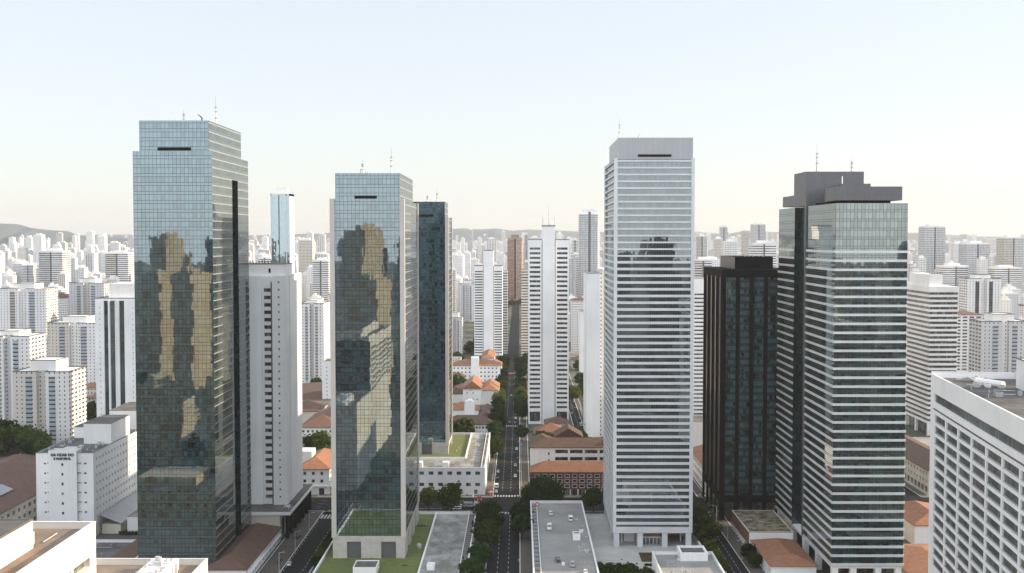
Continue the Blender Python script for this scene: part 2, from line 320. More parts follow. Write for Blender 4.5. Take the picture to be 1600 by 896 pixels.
# ------------------------------------------------------------------ mesh helpers
class MB:
    def __init__(s): s.v = []; s.f = []; s.uv = []; s.mi = []
    def quad(s, a, b, c, d, mi=0, uv=None):
        i = len(s.v); s.v += [a, b, c, d]; s.f.append((i, i + 1, i + 2, i + 3)); s.mi.append(mi)
        if uv is None:
            e1 = Vector(b) - Vector(a); e2 = Vector(d) - Vector(a)
            l1 = e1.length; l2 = e2.length
            uv = [(-l1 / 2, 0), (l1 / 2, 0), (l1 / 2, l2), (-l1 / 2, l2)]
        s.uv += uv
    def poly(s, pts, mi=0, uvs=None):
        i = len(s.v); s.v += list(pts); s.f.append(tuple(range(i, i + len(pts)))); s.mi.append(mi)
        s.uv += uvs or [(p[0], p[1]) for p in pts]
    def wall(s, x0, y0, x1, y1, z0, z1, mi=0, uo=None):   # outward normal to the right of travel
        L = math.hypot(x1 - x0, y1 - y0); o = -L / 2 if uo is None else uo
        s.quad((x0, y0, z0), (x1, y1, z0), (x1, y1, z1), (x0, y0, z1), mi, [(o, z0), (o + L, z0), (o + L, z1), (o, z1)])
    def prism(s, poly, z0, z1, mi=0, top=None, cap=True, uo=None):  # poly ccw seen from above
        n = len(poly)
        for i in range(n):
            a = poly[i]; b = poly[(i + 1) % n]; s.wall(a[0], a[1], b[0], b[1], z0, z1, mi, uo)
        if cap:
            t = mi if top is None else top
            s.poly([(p[0], p[1], z1) for p in poly], t); s.poly([(p[0], p[1], z0) for p in reversed(poly)], t)
    def box(s, x0, x1, y0, y1, z0, z1, mi=0, top=None):
        s.prism([(x0, y0), (x1, y0), (x1, y1), (x0, y1)], z0, z1, mi, top)
    def ring(s, x0, x1, y0, y1, t, z0, z1, mi=0):     # hollow rectangle, thickness t inwards
        s.wall(x0, y0, x1, y0, z0, z1, mi); s.wall(x1, y0, x1, y1, z0, z1, mi); s.wall(x1, y1, x0, y1, z0, z1, mi); s.wall(x0, y1, x0, y0, z0, z1, mi)
        a0, a1, b0, b1 = x0 + t, x1 - t, y0 + t, y1 - t
        s.wall(a1, b0, a0, b0, z0, z1, mi); s.wall(a1, b1, a1, b0, z0, z1, mi); s.wall(a0, b1, a1, b1, z0, z1, mi); s.wall(a0, b0, a0, b1, z0, z1, mi)
        o = [(x0, y0), (x1, y0), (x1, y1), (x0, y1)]; q = [(a0, b0), (a1, b0), (a1, b1), (a0, b1)]
        for i in range(4):
            j = (i + 1) % 4
            s.quad((*o[i], z1), (*o[j], z1), (*q[j], z1), (*q[i], z1), mi)
            s.quad((*q[i], z0), (*q[j], z0), (*o[j], z0), (*o[i], z0), mi)
    def tube(s, p, q, r0, r1=None, n=6, mi=0):
        r1 = r0 if r1 is None else r1
        p = Vector(p); q = Vector(q); d = (q - p).normalized(); a = d.orthogonal().normalized(); b = d.cross(a)
        P = [p + (a * math.cos(t) + b * math.sin(t)) * r0 for t in [2 * math.pi * k / n for k in range(n)]]
        Q = [q + (a * math.cos(t) + b * math.sin(t)) * r1 for t in [2 * math.pi * k / n for k in range(n)]]
        for k in range(n):
            j = (k + 1) % n; s.quad(tuple(P[k]), tuple(P[j]), tuple(Q[j]), tuple(Q[k]), mi)
        s.poly([tuple(x) for x in reversed(P)], mi); s.poly([tuple(x) for x in Q], mi)
    def ball(s, c, r, mi=0, n=10, m=6):
        for i in range(m):
            for k in range(n):
                def pt(i, k):
                    t = math.pi * i / m; p = 2 * math.pi * k / n
                    return (c[0] + r * math.sin(t) * math.cos(p), c[1] + r * math.sin(t) * math.sin(p), c[2] - r * math.cos(t))
                s.quad(pt(i, k), pt(i, k + 1), pt(i + 1, k + 1), pt(i + 1, k), mi)
    def build(s, name, mats, parent=None, loc=None, kind=None, smooth=False):
        me = bpy.data.meshes.new(name)
        me.from_pydata([tuple(p) for p in s.v], [], s.f)
        uvl = me.uv_layers.new(name='UVMap')
        flat = [c for p in s.uv for c in p]
        uvl.data.foreach_set('uv', flat)
        if not isinstance(mats, (list, tuple)): mats = [mats]
        for m in mats: me.materials.append(M[m] if isinstance(m, str) else m)
        me.polygons.foreach_set('material_index', s.mi)
        if smooth: me.polygons.foreach_set('use_smooth', [True] * len(s.f))
        me.update()
        o = bpy.data.objects.new(name, me); COL.objects.link(o)
        if parent is not None: o.parent = parent
        if loc: o.location = loc
        if kind: o['kind'] = kind
        return o

def thing(name, label, cat, loc=(0, 0, 0), rz=0, group=None):
    o = bpy.data.objects.new(name, None); COL.objects.link(o); o.empty_display_size = .1
    o.location = loc; o.rotation_euler = (0, 0, rz); tag(o, label, cat, group); return o
def tag(o, label, cat, group=None):
    o['label'] = label; o['category'] = cat
    if group: o['group'] = group
    return o
def children(o): return [c for c in o.children]
def dup(root, loc, rz=0, label=None, group=None, sc=None):
    r = root.copy(); COL.objects.link(r); r.location = loc; r.rotation_euler = (0, 0, rz)
    if label: r['label'] = label
    if group: r['group'] = group
    if sc: r.scale = sc if isinstance(sc, tuple) else (sc, sc, sc)
    for ch in root.children:
        c = ch.copy(); COL.objects.link(c); c.parent = r
        for g_ in ch.children:
            d = g_.copy(); COL.objects.link(d); d.parent = c
    return r

OCC = []      # occupied rectangles (x0,x1,y0,y1)
def occupy(x0, x1, y0, y1, m=0): OCC.append((x0 - m, x1 + m, y0 - m, y1 + m))
def isfree(x0, x1, y0, y1):
    for a, b, c, d in OCC:
        if x0 < b and x1 > a and y0 < d and y1 > c: return False
    return True

def grid_open(W, z0, z1, nu, nv, ww, wh, mu=1.0, sill=None):
    """nu x nv openings spread over a wall W wide from z0 to z1"""
    out = []; pu = (W - 2 * mu) / nu; pv = (z1 - z0) / nv
    for j in range(nv):
        for i in range(nu):
            cu = mu + pu * (i + .5); v0 = z0 + pv * j + (pv - wh) / 2
            out.append((cu - ww / 2, cu + ww / 2, v0, v0 + wh))
    return out
FACES = ('front', 'right', 'back', 'left')
def face_frame(f, w, d):
    return {'front': ((-w / 2, -d / 2), (1, 0), w), 'right': ((w / 2, -d / 2), (0, 1), d),
            'back': ((w / 2, d / 2), (-1, 0), w), 'left': ((-w / 2, d / 2), (0, -1), d)}[f]
def wall_face(mb, fr, z0, z1, ops, dep, mi=0):
    O, U, W = fr; Nn = (U[1], -U[0])
    us = sorted(set([0, W] + [round(o[0], 4) for o in ops] + [round(o[1], 4) for o in ops]))
    vs = sorted(set([z0, z1] + [round(o[2], 4) for o in ops] + [round(o[3], 4) for o in ops]))
    def P(u, v, k=0): return (O[0] + U[0] * u - Nn[0] * k, O[1] + U[1] * u - Nn[1] * k, v)
    cell = set()
    for (a, b, c, e) in ops:
        for i in range(len(us) - 1):
            if us[i] >= a - 1e-3 and us[i + 1] <= b + 1e-3:
                for j in range(len(vs) - 1):
                    if vs[j] >= c - 1e-3 and vs[j + 1] <= e + 1e-3: cell.add((i, j))
    # merge along v for untouched columns
    for i in range(len(us) - 1):
        j = 0
        while j < len(vs) - 1:
            if (i, j) in cell: j += 1; continue
            k = j
            while k + 1 < len(vs) - 1 and (i, k + 1) not in cell: k += 1
            a, b, c, e = us[i], us[i + 1], vs[j], vs[k + 1]
            mb.quad(P(a, c), P(b, c), P(b, e), P(a, e), mi, [(a - W / 2, c), (b - W / 2, c), (b - W / 2, e), (a - W / 2, e)])
            j = k + 1
    for (a, b, c, e) in ops:
        mb.quad(P(a, c, dep), P(a, c), P(a, e), P(a, e, dep), mi); mb.quad(P(b, c), P(b, c, dep), P(b, e, dep), P(b, e), mi)
        mb.quad(P(a, c, dep), P(b, c, dep), P(b, c), P(a, c), mi); mb.quad(P(a, e), P(b, e), P(b, e, dep), P(a, e, dep), mi)
def window_box(mb, fr, o, dep, th=.12, mi=0):
    O, U, W = fr; Nn = (U[1], -U[0]); a, b, c, e = o
    def P(u, v, k): return (O[0] + U[0] * u - Nn[0] * k, O[1] + U[1] * u - Nn[1] * k, v)
    d0 = dep - .02; d1 = dep + th
    mb.quad(P(a, c, d0), P(b, c, d0), P(b, e, d0), P(a, e, d0), mi, [(a, c), (b, c), (b, e), (a, e)])
    mb.quad(P(b, c, d1), P(a, c, d1), P(a, e, d1), P(b, e, d1), mi)
    mb.quad(P(a, c, d1), P(a, c, d0), P(a, e, d0), P(a, e, d1), mi); mb.quad(P(b, c, d0), P(b, c, d1), P(b, e, d1), P(b, e, d0), mi)
    mb.quad(P(a, e, d0), P(b, e, d0), P(b, e, d1), P(a, e, d1), mi); mb.quad(P(a, c, d1), P(b, c, d1), P(b, c, d0), P(a, c, d0), mi)

def add_windows(root, items, name='window', mat='win', limit=96):
    for fr, o, dep in items[:limit]:
        mb = MB(); window_box(mb, fr, o, dep); mb.build(name, mat, root)
    if len(items) > limit:
        mb = MB()
        for fr, o, dep in items[limit:]: window_box(mb, fr, o, dep)
        x = mb.build(name, mat, root); x['kind'] = 'stuff'

def hip(mb, x0, x1, y0, y1, z, h, over=.7, mi=0, gable=False, th=.3):
    x0 -= over; x1 += over; y0 -= over; y1 += over; w = x1 - x0; d = y1 - y0
    if w >= d:
        i = 0 if gable else d / 2
        r0 = (x0 + i, (y0 + y1) / 2, z + h); r1 = (x1 - i, (y0 + y1) / 2, z + h)
        A, B, C, D = (x0, y0, z), (x1, y0, z), (x1, y1, z), (x0, y1, z)
        mb.quad(A, B, r1, r0, mi); mb.quad(C, D, r0, r1, mi); mb.poly([B, C, r1], mi, [(-d / 2, 0), (d / 2, 0), (0, d / 2)]); mb.poly([D, A, r0], mi, [(-d / 2, 0), (d / 2, 0), (0, d / 2)])
    else:
        i = 0 if gable else w / 2
        r0 = ((x0 + x1) / 2, y0 + i, z + h); r1 = ((x0 + x1) / 2, y1 - i, z + h)
        A, B, C, D = (x0, y0, z), (x1, y0, z), (x1, y1, z), (x0, y1, z)
        mb.quad(B, C, r1, r0, mi); mb.quad(D, A, r0, r1, mi); mb.poly([A, B, r0], mi, [(-w / 2, 0), (w / 2, 0), (0, w / 2)]); mb.poly([C, D, r1], mi, [(-w / 2, 0), (w / 2, 0), (0, w / 2)])
    mb.wall(x0, y0, x1, y0, z - th, z, mi); mb.wall(x1, y0, x1, y1, z - th, z, mi); mb.wall(x1, y1, x0, y1, z - th, z, mi); mb.wall(x0, y1, x0, y0, z - th, z, mi)
    mb.poly([(x0, y1, z - th), (x1, y1, z - th), (x1, y0, z - th), (x0, y0, z - th)], mi)

def building(name, label, cat, x0, x1, y0, y1, z0, z1, wall='white', ops=None, dep=.35, win='win', roof='flat', roofmat='roofgrey',
             par=1.0, coping='coping', rz=0, group=None, wname='window', rh=4, gable=False, occ=True, root=None, limit=96, cut=True):
    w = x1 - x0; d = y1 - y0; ops = ops or {}
    if root is None:
        root = thing(name, label, cat, ((x0 + x1) / 2, (y0 + y1) / 2, 0), rz, group)
        if occ: occupy(x0, x1, y0, y1, 1)
    mb = MB(); items = []
    top = z1 + (par if roof == 'flat' else 0)
    for f in FACES:
        fr = face_frame(f, w, d); o = ops.get(f, [])
        wall_face(mb, fr, z0, top, o, dep)
        items += [(fr, q, dep) for q in o]
    if roof == 'flat':
        a, b = w / 2, d / 2; t = .4
        if par > 0:
            mb.wall(a - t, -b + t, -a + t, -b + t, z1, top); mb.wall(a - t, b - t, a - t, -b + t, z1, top)
            mb.wall(-a + t, b - t, a - t, b - t, z1, top); mb.wall(-a + t, -b + t, -a + t, b - t, z1, top)
            c = MB(); c.ring(-a - .12, a + .12, -b - .12, b + .12, t + .24, top, top + .12); c.build('coping', coping, root)
        r = MB(); e = t if par > 0 else 0; r.box(-a + e, a - e, -b + e, b - e, z1 - .2, z1 + .02); r.build('roof', roofmat, root)
    elif roof == 'hip':
        r = MB(); hip(r, -w / 2, w / 2, -d / 2, d / 2, z1 + .3, rh, gable=gable); r.build('roof', roofmat, root)
        if gable:
            if w >= d:
                mb.poly([(w / 2, -d / 2, z1), (w / 2, d / 2, z1), (w / 2, 0, z1 + rh * .92)]); mb.poly([(-w / 2, d / 2, z1), (-w / 2, -d / 2, z1), (-w / 2, 0, z1 + rh * .92)])
            else:
                mb.poly([(-w / 2, -d / 2, z1), (w / 2, -d / 2, z1), (0, -d / 2, z1 + rh * .92)]); mb.poly([(w / 2, d / 2, z1), (-w / 2, d / 2, z1), (0, d / 2, z1 + rh * .92)])
    mb.build('wall', wall, root)
    add_windows(root, items, wname, win, limit)
    return root
def box_part(root, name, mat, x0, x1, y0, y1, z0, z1, world=True):
    """box part given in world metres (root unrotated)"""
    L = root.location if world else Vector((0, 0, 0))
    mb = MB(); mb.box(x0 - L.x, x1 - L.x, y0 - L.y, y1 - L.y, z0 - L.z, z1 - L.z); return mb.build(name, mat, root)
def penthouse(root, x0, x1, y0, y1, z0, z1, wall='white', name='penthouse', roofmat='roofgrey'):
    L = root.location; mb = MB(); a0, a1, b0, b1 = x0 - L.x, x1 - L.x, y0 - L.y, y1 - L.y
    mb.box(a0, a1, b0, b1, z0, z1); p = mb.build(name, wall, root)
    c = MB(); c.ring(a0 - .1, a1 + .1, b0 - .1, b1 + .1, .5, z1, z1 + .3); c.build('coping', 'coping', p)
    c = MB(); c.box(a0 + .45, a1 - .45, b0 + .45, b1 - .45, z1, z1 + .08); c.build('roof', roofmat, p)
    return p
def antenna(root, x, y, z, h, r=.25):
    L = root.location; mb = MB(); x -= L.x; y -= L.y
    mb.tube((x, y, z), (x, y, z + h * .25), r * 1.6, r, 6); mb.tube((x, y, z + h * .25), (x, y, z + h * .6), r, r * .7, 6); mb.tube((x, y, z + h * .6), (x, y, z + h), r * .55, r * .3, 5)
    for k in (.3, .5, .62): mb.box(x - r * 2, x + r * 2, y - r, y + r, z + h * k, z + h * k + .5)
    mb.box(x - .9, x + .9, y - .9, y + .9, z - .1, z + .5)
    return mb.build('antenna', 'steel', root)
SKY_SAT, SKY_VEIL, SKY_VEILC, SKY_STR, EXPO, HAZE, VEIL_LOW, BACK_FILL = .9, .66, (3.6, 3.8, 3.97), .10, 1.33, 4.2e-5, (3.98, 3.9, 3.74), 1.5
# ------------------------------------------------------------------ camera, light, sky
cam_d = bpy.data.cameras.new('camera'); cam = bpy.data.objects.new('camera', cam_d); COL.objects.link(cam)
cam_d.sensor_width = 36; cam_d.lens = 36 * F / 1600; cam_d.clip_start = 1; cam_d.clip_end = 40000
cam.location = (0, 0, H); cam.rotation_euler = (R(90) - math.atan(76 / F), 0, math.atan(11 / F)); scene.camera = cam
SUN_EL = R(20); sd = Vector((math.cos(SUN_EL), math.cos(SUN_EL) * .035, math.sin(SUN_EL))).normalized()
ld = bpy.data.lights.new('sun', 'SUN'); ld.energy = 3.5; ld.angle = R(.5); ld.color = (1, .77, .51)
sun = bpy.data.objects.new('sun', ld); COL.objects.link(sun); sun.rotation_euler = sd.to_track_quat('Z', 'Y').to_euler(); sun.location = (500, 200, 400)
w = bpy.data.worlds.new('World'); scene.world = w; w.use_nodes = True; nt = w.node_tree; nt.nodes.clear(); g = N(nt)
sky = g.n('ShaderNodeTexSky', sky_type='NISHITA'); sky.sun_disc = False; sky.sun_elevation = SUN_EL
sky.sun_rotation = math.atan2(sd.x, sd.y); sky.altitude = 700; sky.air_density = 1.0; sky.dust_density = 2.0; sky.ozone_density = 2.0
hs = g.n('ShaderNodeHueSaturation'); hs.inputs['Saturation'].default_value = SKY_SAT; g.link(sky.outputs[0], hs.inputs['Color'])
# thin high haze veil over the sky, plus added fill behind the camera
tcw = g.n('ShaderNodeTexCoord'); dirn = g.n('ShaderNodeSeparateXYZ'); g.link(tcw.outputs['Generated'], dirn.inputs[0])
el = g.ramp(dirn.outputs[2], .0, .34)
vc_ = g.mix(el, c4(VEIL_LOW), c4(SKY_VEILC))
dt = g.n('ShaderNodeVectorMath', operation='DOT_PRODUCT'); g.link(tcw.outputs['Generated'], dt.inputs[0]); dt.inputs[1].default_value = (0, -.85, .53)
bright = g.math('MULTIPLY_ADD', g.ramp(dt.outputs['Value'], -.1, .75), BACK_FILL, 1.0)  # added fill: sky made brighter behind and above the camera to lift shaded walls
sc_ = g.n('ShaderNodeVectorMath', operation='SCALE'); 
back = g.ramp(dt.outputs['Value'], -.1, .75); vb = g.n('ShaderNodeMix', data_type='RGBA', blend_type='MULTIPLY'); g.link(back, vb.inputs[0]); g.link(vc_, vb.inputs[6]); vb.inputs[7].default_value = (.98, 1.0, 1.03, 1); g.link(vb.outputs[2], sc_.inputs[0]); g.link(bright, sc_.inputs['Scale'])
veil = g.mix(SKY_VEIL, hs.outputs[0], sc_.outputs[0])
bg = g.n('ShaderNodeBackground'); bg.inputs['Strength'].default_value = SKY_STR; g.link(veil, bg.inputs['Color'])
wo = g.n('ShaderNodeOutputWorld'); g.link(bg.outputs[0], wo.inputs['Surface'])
scene.view_settings.view_transform = 'Standard'; scene.view_settings.look = 'None'; scene.view_settings.gamma = 1
scene.view_settings.exposure = EXPO
cy = scene.cycles; cy.max_bounces = 7; cy.diffuse_bounces = 3; cy.glossy_bounces = 4; cy.transmission_bounces = 3; cy.volume_bounces = 0
cy.transparent_max_bounces = 8; cy.caustics_reflective = True; cy.blur_glossy = 1.5; cy.caustics_refractive = False; cy.sample_clamp_indirect = 3
cy.use_denoising = True; cy.use_adaptive_sampling = True; cy.adaptive_threshold = .012
try: cy.denoiser = 'OPENIMAGEDENOISE'
except Exception: pass

def setting(name, mb, mat):
    o = mb.build(name, mat); o['kind'] = 'structure'; return o
G_ = MB(); G_.poly([(-16000, -6000, 0), (16000, -6000, 0), (16000, 16000, 0), (-16000, 16000, 0)]); setting('ground', G_, 'ground')

# ------------------------------------------------------------------ streets
def road(name, x0, x1, y0, y1, z=.03):
    mb = MB(); mb.box(x0, x1, y0, y1, z - .4, z); setting(name, mb, 'asphalt')
road('cross_street', -900, 100, 591, 620, .03)
road('avenue', -14, .3, 300, 591, .03); road('avenue', -14, .3, 620, 2600, .03)
road('left_street', -100.6, -88.5, 360, 591, .03); road('left_street', -100.6, -88.5, 620, 1200, .03)
road('right_street', 87.5, 97, 400, 591, .03); road('right_street', 87.5, 97, 620, 1300, .03)
road('side_street', 41, 48, 735, 1300, .03); road('curved_street', 205, 219, 520, 1300, .03); road('rear_street', 160, 600, 596, 622, .034)
road('rear_street', -700, 41, 1200, 1212, .036)
for n_, a in (('cross_street', (-900, -100.6, 591, 620)),): pass
def pavement(x0, x1, y0, y1, z=.17):
    mb = MB(); mb.box(x0, x1, y0, y1, -.2, z); setting('pavement', mb, 'pave')
    k = MB(); k.ring(x0, x1, y0, y1, .3, z, z + .012); setting('kerb', k, 'copwhite')
for a in ((-26, -14, 300, 589), (-25, -14, 622, 1195), (.3, 6, 300, 589), (.3, 6, 622, 1195), (-110, -100.6, 360, 589), (-110, -100.6, 622, 1195),
          (-88.5, -83.6, 360, 589), (-88.5, -83, 622, 1195), (97, 104, 400, 589), (97, 102, 622, 1195), (82.6, 87.5, 400, 589), (82, 87.5, 622, 1195),
          (219, 224, 624, 1195), (200, 205, 520, 594), (-83, -25, 622, 626.4), (6, 82, 622, 625.8), (-83.6, -26, 572, 589), (6, 82.6, 583, 589), (48, 52, 735, 1195), (37.5, 41, 735, 1195)):
    pavement(*a)
pm = MB()
def stripe(x0, x1, y0, y1, z=.05): pm.poly([(x0, y0, z), (x1, y0, z), (x1, y1, z), (x0, y1, z)])
def crosswalk_x(x0, x1, y0, y1, n):         # bars side by side along x
    p = (x1 - x0) / n
    for i in range(n): stripe(x0 + p * i + p * .22, x0 + p * i + p * .78, y0, y1)
def crosswalk_y(x0, x1, y0, y1, n):
    p = (y1 - y0) / n
    for i in range(n): stripe(x0, x1, y0 + p * i + p * .25, y0 + p * i + p * .75)
crosswalk_x(-13.8, .1, 622.5, 626.5, 9); crosswalk_x(-13.8, .1, 583.5, 587.5, 9); crosswalk_x(-13.8, .1, 857, 861, 8); crosswalk_x(-13.8, .1, 1194, 1198, 8)
crosswalk_y(-24, -20, 592.5, 618.5, 9); crosswalk_y(-36, -30, 592.5, 618.5, 6)
crosswalk_x(-100.4, -88.7, 573, 581, 7); crosswalk_x(87.7, 96.8, 570, 577, 6)
for x in (-9.2, -4.6):
    y = 306
    while y < 1190:
        if not 580 < y < 630: stripe(x - .09, x + .09, y, y + 3.5)
        y += 7.5

for (x, a, b) in ((-91.6, 362, 570), (-99.9, 362, 570), (-95, 630, 1190), (90.8, 402, 568), (93.6, 402, 568), (92, 630, 1190), (44.5, 740, 1190), (212, 630, 1190)):
    y = a
    while y < b: stripe(x - .09, x + .09, y, y + 3); y += 5.2
for x0, x1 in ((-800, -105), (-84, -40)):
    for yy in (598, 605.5, 613):
        x = x0
        while x < x1: stripe(x, x + 4, yy - .1, yy + .1); x += 7
stripe(-84, -40, 594.4, 594.8); stripe(-84, -40, 616.4, 616.8)
setting('road_markings', pm, 'paint')
for a in ((-26, 6.5, 300, 2600), (-110, -83, 360, 1200), (82, 102, 400, 1300), (40, 49, 735, 1300), (204, 225, 520, 1300), (-900, 100, 589, 624), (160, 600, 590, 624), (-700, 41, 1198, 1214)): occupy(*a)

# ------------------------------------------------------------------ tower 1 (near left)
def colbase(root, xs, ys, z0, z1, s, mat):
    for x in xs:
        for y in ys:
            if 0 < xs.index(x) < len(xs) - 1 and 0 < ys.index(y) < len(ys) - 1: continue
            box_part(root, 'column', mat, x - s, x + s, y - s, y + s, z0, z1)
T1 = thing('glass_tower', 'tallest blue-green mirror glass tower at the left, with a dark slot down its side', 'tower', (-140, 497, 0)); occupy(-156, -124, 466, 528, 2)
def notchprism(x0, x1, y0, y1, n0, n1, dep, side):
    if side == 'right': return [(x0, y0), (x1, y0), (x1, n0), (x1 - dep, n0), (x1 - dep, n1), (x1, n1), (x1, y1), (x0, y1)]
    return [(x0, y0), (x1, y0), (x1, y1), (x0, y1), (x0, n1), (x0 + dep, n1), (x0 + dep, n0), (x0, n0)]
def rel(root, poly): return [(p[0] - root.location.x, p[1] - root.location.y) for p in poly]
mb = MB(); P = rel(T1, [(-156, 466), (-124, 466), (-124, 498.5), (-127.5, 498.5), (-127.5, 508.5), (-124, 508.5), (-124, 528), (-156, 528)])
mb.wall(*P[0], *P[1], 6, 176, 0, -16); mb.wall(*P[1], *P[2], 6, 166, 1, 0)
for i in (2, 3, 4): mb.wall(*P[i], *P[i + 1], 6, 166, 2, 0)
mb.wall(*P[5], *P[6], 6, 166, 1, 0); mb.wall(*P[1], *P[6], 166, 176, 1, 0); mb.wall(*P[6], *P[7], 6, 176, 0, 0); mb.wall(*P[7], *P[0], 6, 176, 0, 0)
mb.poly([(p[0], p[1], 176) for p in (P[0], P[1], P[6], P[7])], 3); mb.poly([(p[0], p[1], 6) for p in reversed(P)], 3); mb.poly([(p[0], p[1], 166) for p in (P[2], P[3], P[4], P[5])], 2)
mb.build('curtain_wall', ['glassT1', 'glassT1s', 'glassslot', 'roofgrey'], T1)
mb = MB(); q = rel(T1, [(-153.3, 466.02), (-125.2, 466.02), (-125.2, 520), (-153.3, 520)])
mb.wall(*q[0], *q[1], 176, 188.3, 0, -13.6); mb.wall(*q[1], *q[2], 176, 188.3, 1, 0); mb.wall(*q[2], *q[3], 176, 188.3, 0); mb.wall(*q[3], *q[0], 176, 188.3, 0)
mb.poly([(p[0], p[1], 188.3) for p in q], 2); mb.build('crown', ['glassT1', 'glassT1s', 'roofgrey'], T1)
box_part(T1, 'vent_slot', 'black', -145.8, -132.4, 465.6, 466.6, 176.2, 177.5)
box_part(T1, 'vent_slot', 'black', -125.4, -124.9, 499, 502, 174.2, 175.2)
mb = MB()
for x0, x1, y0, y1 in ((-156.1, -123.9, 465.9, 466.15), (-124.1, -123.9, 466.15, 528.1)):
    mb.box(x0 + 140, x1 + 140, y0 - 497, y1 - 497, 5.2, 6.0)
mb.build('base_beam', 'stone', T1)
box_part(T1, 'lobby', 'winblack', -150, -130, 472, 522, 0, 6)
for y in (467.2, 482, 497.5, 512.5, 526.8): box_part(T1, 'column', 'stone', -126.4, -124.0, y - 1.1, y + 1.1, 0, 6)
for x in (-154.8, -145, -135): box_part(T1, 'column', 'stone', x - 1.1, x + 1.1, 466.1, 468.4, 0, 6)
antenna(T1, xat(289, 480), 480, 188.3, 6, .2); antenna(T1, xat(339, 500), 500, 188.3, 14, .22)
mb = MB(); cx = xat(313, 470) + 140
mb.tube((cx + .6, -25, 188.3), (cx + .6, -25, 190), .35); mb.tube((cx + .6, -25, 190), (cx - .8, -26, 191.2), .28, .15); mb.build('roof_crane', 'bronze', T1)
mb = MB(); mb.tube((-.0, -25, 188.3), (0, -25, 189.2), .4); mb.build('roof_vent', 'equip', T1)

# ------------------------------------------------------------------ towers 2 and 2b
def teal_tower(x0, x1, y0, y1, zb, zc, zs, ztop, cx0, cx1, label, slot, doors, gm='glassT2'):
    cx, cy = (x0 + x1) / 2, (y0 + y1) / 2
    T = thing('glass_tower', label, 'tower', (cx, cy, 0)); occupy(x0, x1, y0, y1, 2)
    a, b = (x1 - x0) / 2, (y1 - y0) / 2
    mb = MB()
    mb.wall(-a + 2, -b + .5, a - 2, -b + .5, zc, zs, 0, -a + 2); mb.wall(a - .5, -b + 2, a - .5, b - 2, zc, zs, 1, 0); mb.wall(a - 2, b - .5, -a + 2, b - .5, zc, zs, 0); mb.wall(-a + .5, b - 2, -a + .5, -b + 2, zc, zs, 1)
    mb.poly([(-a + .5, -b + .5, zs), (a - .5, -b + .5, zs), (a - .5, b - .5, zs), (-a + .5, b - .5, zs)], 2)
    mb.build('curtain_wall', [gm, 'glassT1s', 'roofgrey'], T)
    for sx in (-1, 1):
        for sy in (-1, 1):
            m = MB(); m.box(min(sx * a, sx * (a - 2)), max(sx * a, sx * (a - 2)), min(sy * b, sy * (b - 2)), max(sy * b, sy * (b - 2)), zc - .6, zs + .3); m.build('corner_pilaster', 'stonecol', T)
    e0, e1 = cx0 - cx, cx1 - cx; bb = b - .45
    mb = MB(); mb.wall(e0, -bb, e1, -bb, zs, ztop, 0, 0); mb.wall(e1, -bb, e1, b - 9, zs, ztop, 1); mb.wall(e1, b - 9, e0, b - 9, zs, ztop, 0); mb.wall(e0, b - 9, e0, -bb, zs, ztop, 1)
    mb.poly([(e0, -bb, ztop), (e1, -bb, ztop), (e1, b - 9, ztop), (e0, b - 9, ztop)], 2); mb.build('crown', [gm, 'glassT1s', 'roofgrey'], T)
    m = MB(); s0, s1 = slot[0] - cx, slot[1] - cx; m.box(s0, s1, -bb - .2, -bb + .6, zs + .3, zs + 1.6); m.build('vent_slot', 'black', T)
    # stone base with garage doors
    fr = (-a + .4, a - .4); ops = [(dx0 - (cx - a) - .4, dx1 - (cx - a) - .4, zb, zb + 7.2) for dx0, dx1 in doors]
    mb = MB(); W = 2 * a - .8; D = 2 * b - .8
    wall_face(mb, ((-a + .4, -b + .4), (1, 0), W), zb, zc, ops, .8)
    so = [(D * k - 4, D * k + 4, zb, zc - 2) for k in (.25, .5, .75)]
    wall_face(mb, ((a - .4, -b + .4), (0, 1), D), zb, zc, so, 3); wall_face(mb, ((a - .4, b - .4), (-1, 0), W), zb, zc, [], 1); wall_face(mb, ((-a + .4, b - .4), (0, -1), D), zb, zc, so, 3)
    mb.poly([(-a + .4, -b + .4, zc), (a - .4, -b + .4, zc), (a - .4, b - .4, zc), (-a + .4, b - .4, zc)])
    mb.build('stone_base', 'stone', T)
    for o in ops: m = MB(); window_box(m, ((-a + .4, -b + .4), (1, 0), W), o, .8); m.build('garage_door', 'darkmetal', T)
    for o in so:
        m = MB(); window_box(m, ((a - .4, -b + .4), (0, 1), D), o, 3); m.build('lobby_window', 'winblack', T)
    return T
T2 = teal_tower(-79.4, -48, 483, 551, 5, 14.6, 157.1, 168.1, xat(524, 483), xat(625, 483), 'teal mirror glass tower with beige corner pilasters, standing on a lawn', (xat(554, 483), xat(589, 483)), [(-73, -67), (-58.5, -52.2)])
antenna(T2, xat(567, 495), 495, 168.1, 6.5, .25); antenna(T2, xat(612, 500), 500, 168.1, 12, .22)
mb = MB()
for dx, h in ((-1.3, 3.2), (-.4, 2.4), (.9, 1.9), (1.8, 1.2)): mb.tube((xat(567, 490) + 63.7 + dx, -24, 168.1), (xat(567, 490) + 63.7 + dx, -24, 168.1 + h), .16)
mb.build('aerial_cluster', 'steel', T2)
T2b = teal_tower(-74, -41, 670, 709, 14, 20, 153, 162, xat(640, 670), xat(695, 670), 'smaller teal mirror glass tower standing behind the lawn tower, podium lawn at its foot', (xat(655, 670), xat(678, 670)), [(-57, -51)], 'glassT2b')
antenna(T2b, xat(668, 680), 680, 162, 5, .25); antenna(T2b, xat(683, 685), 685, 162, 8, .25)

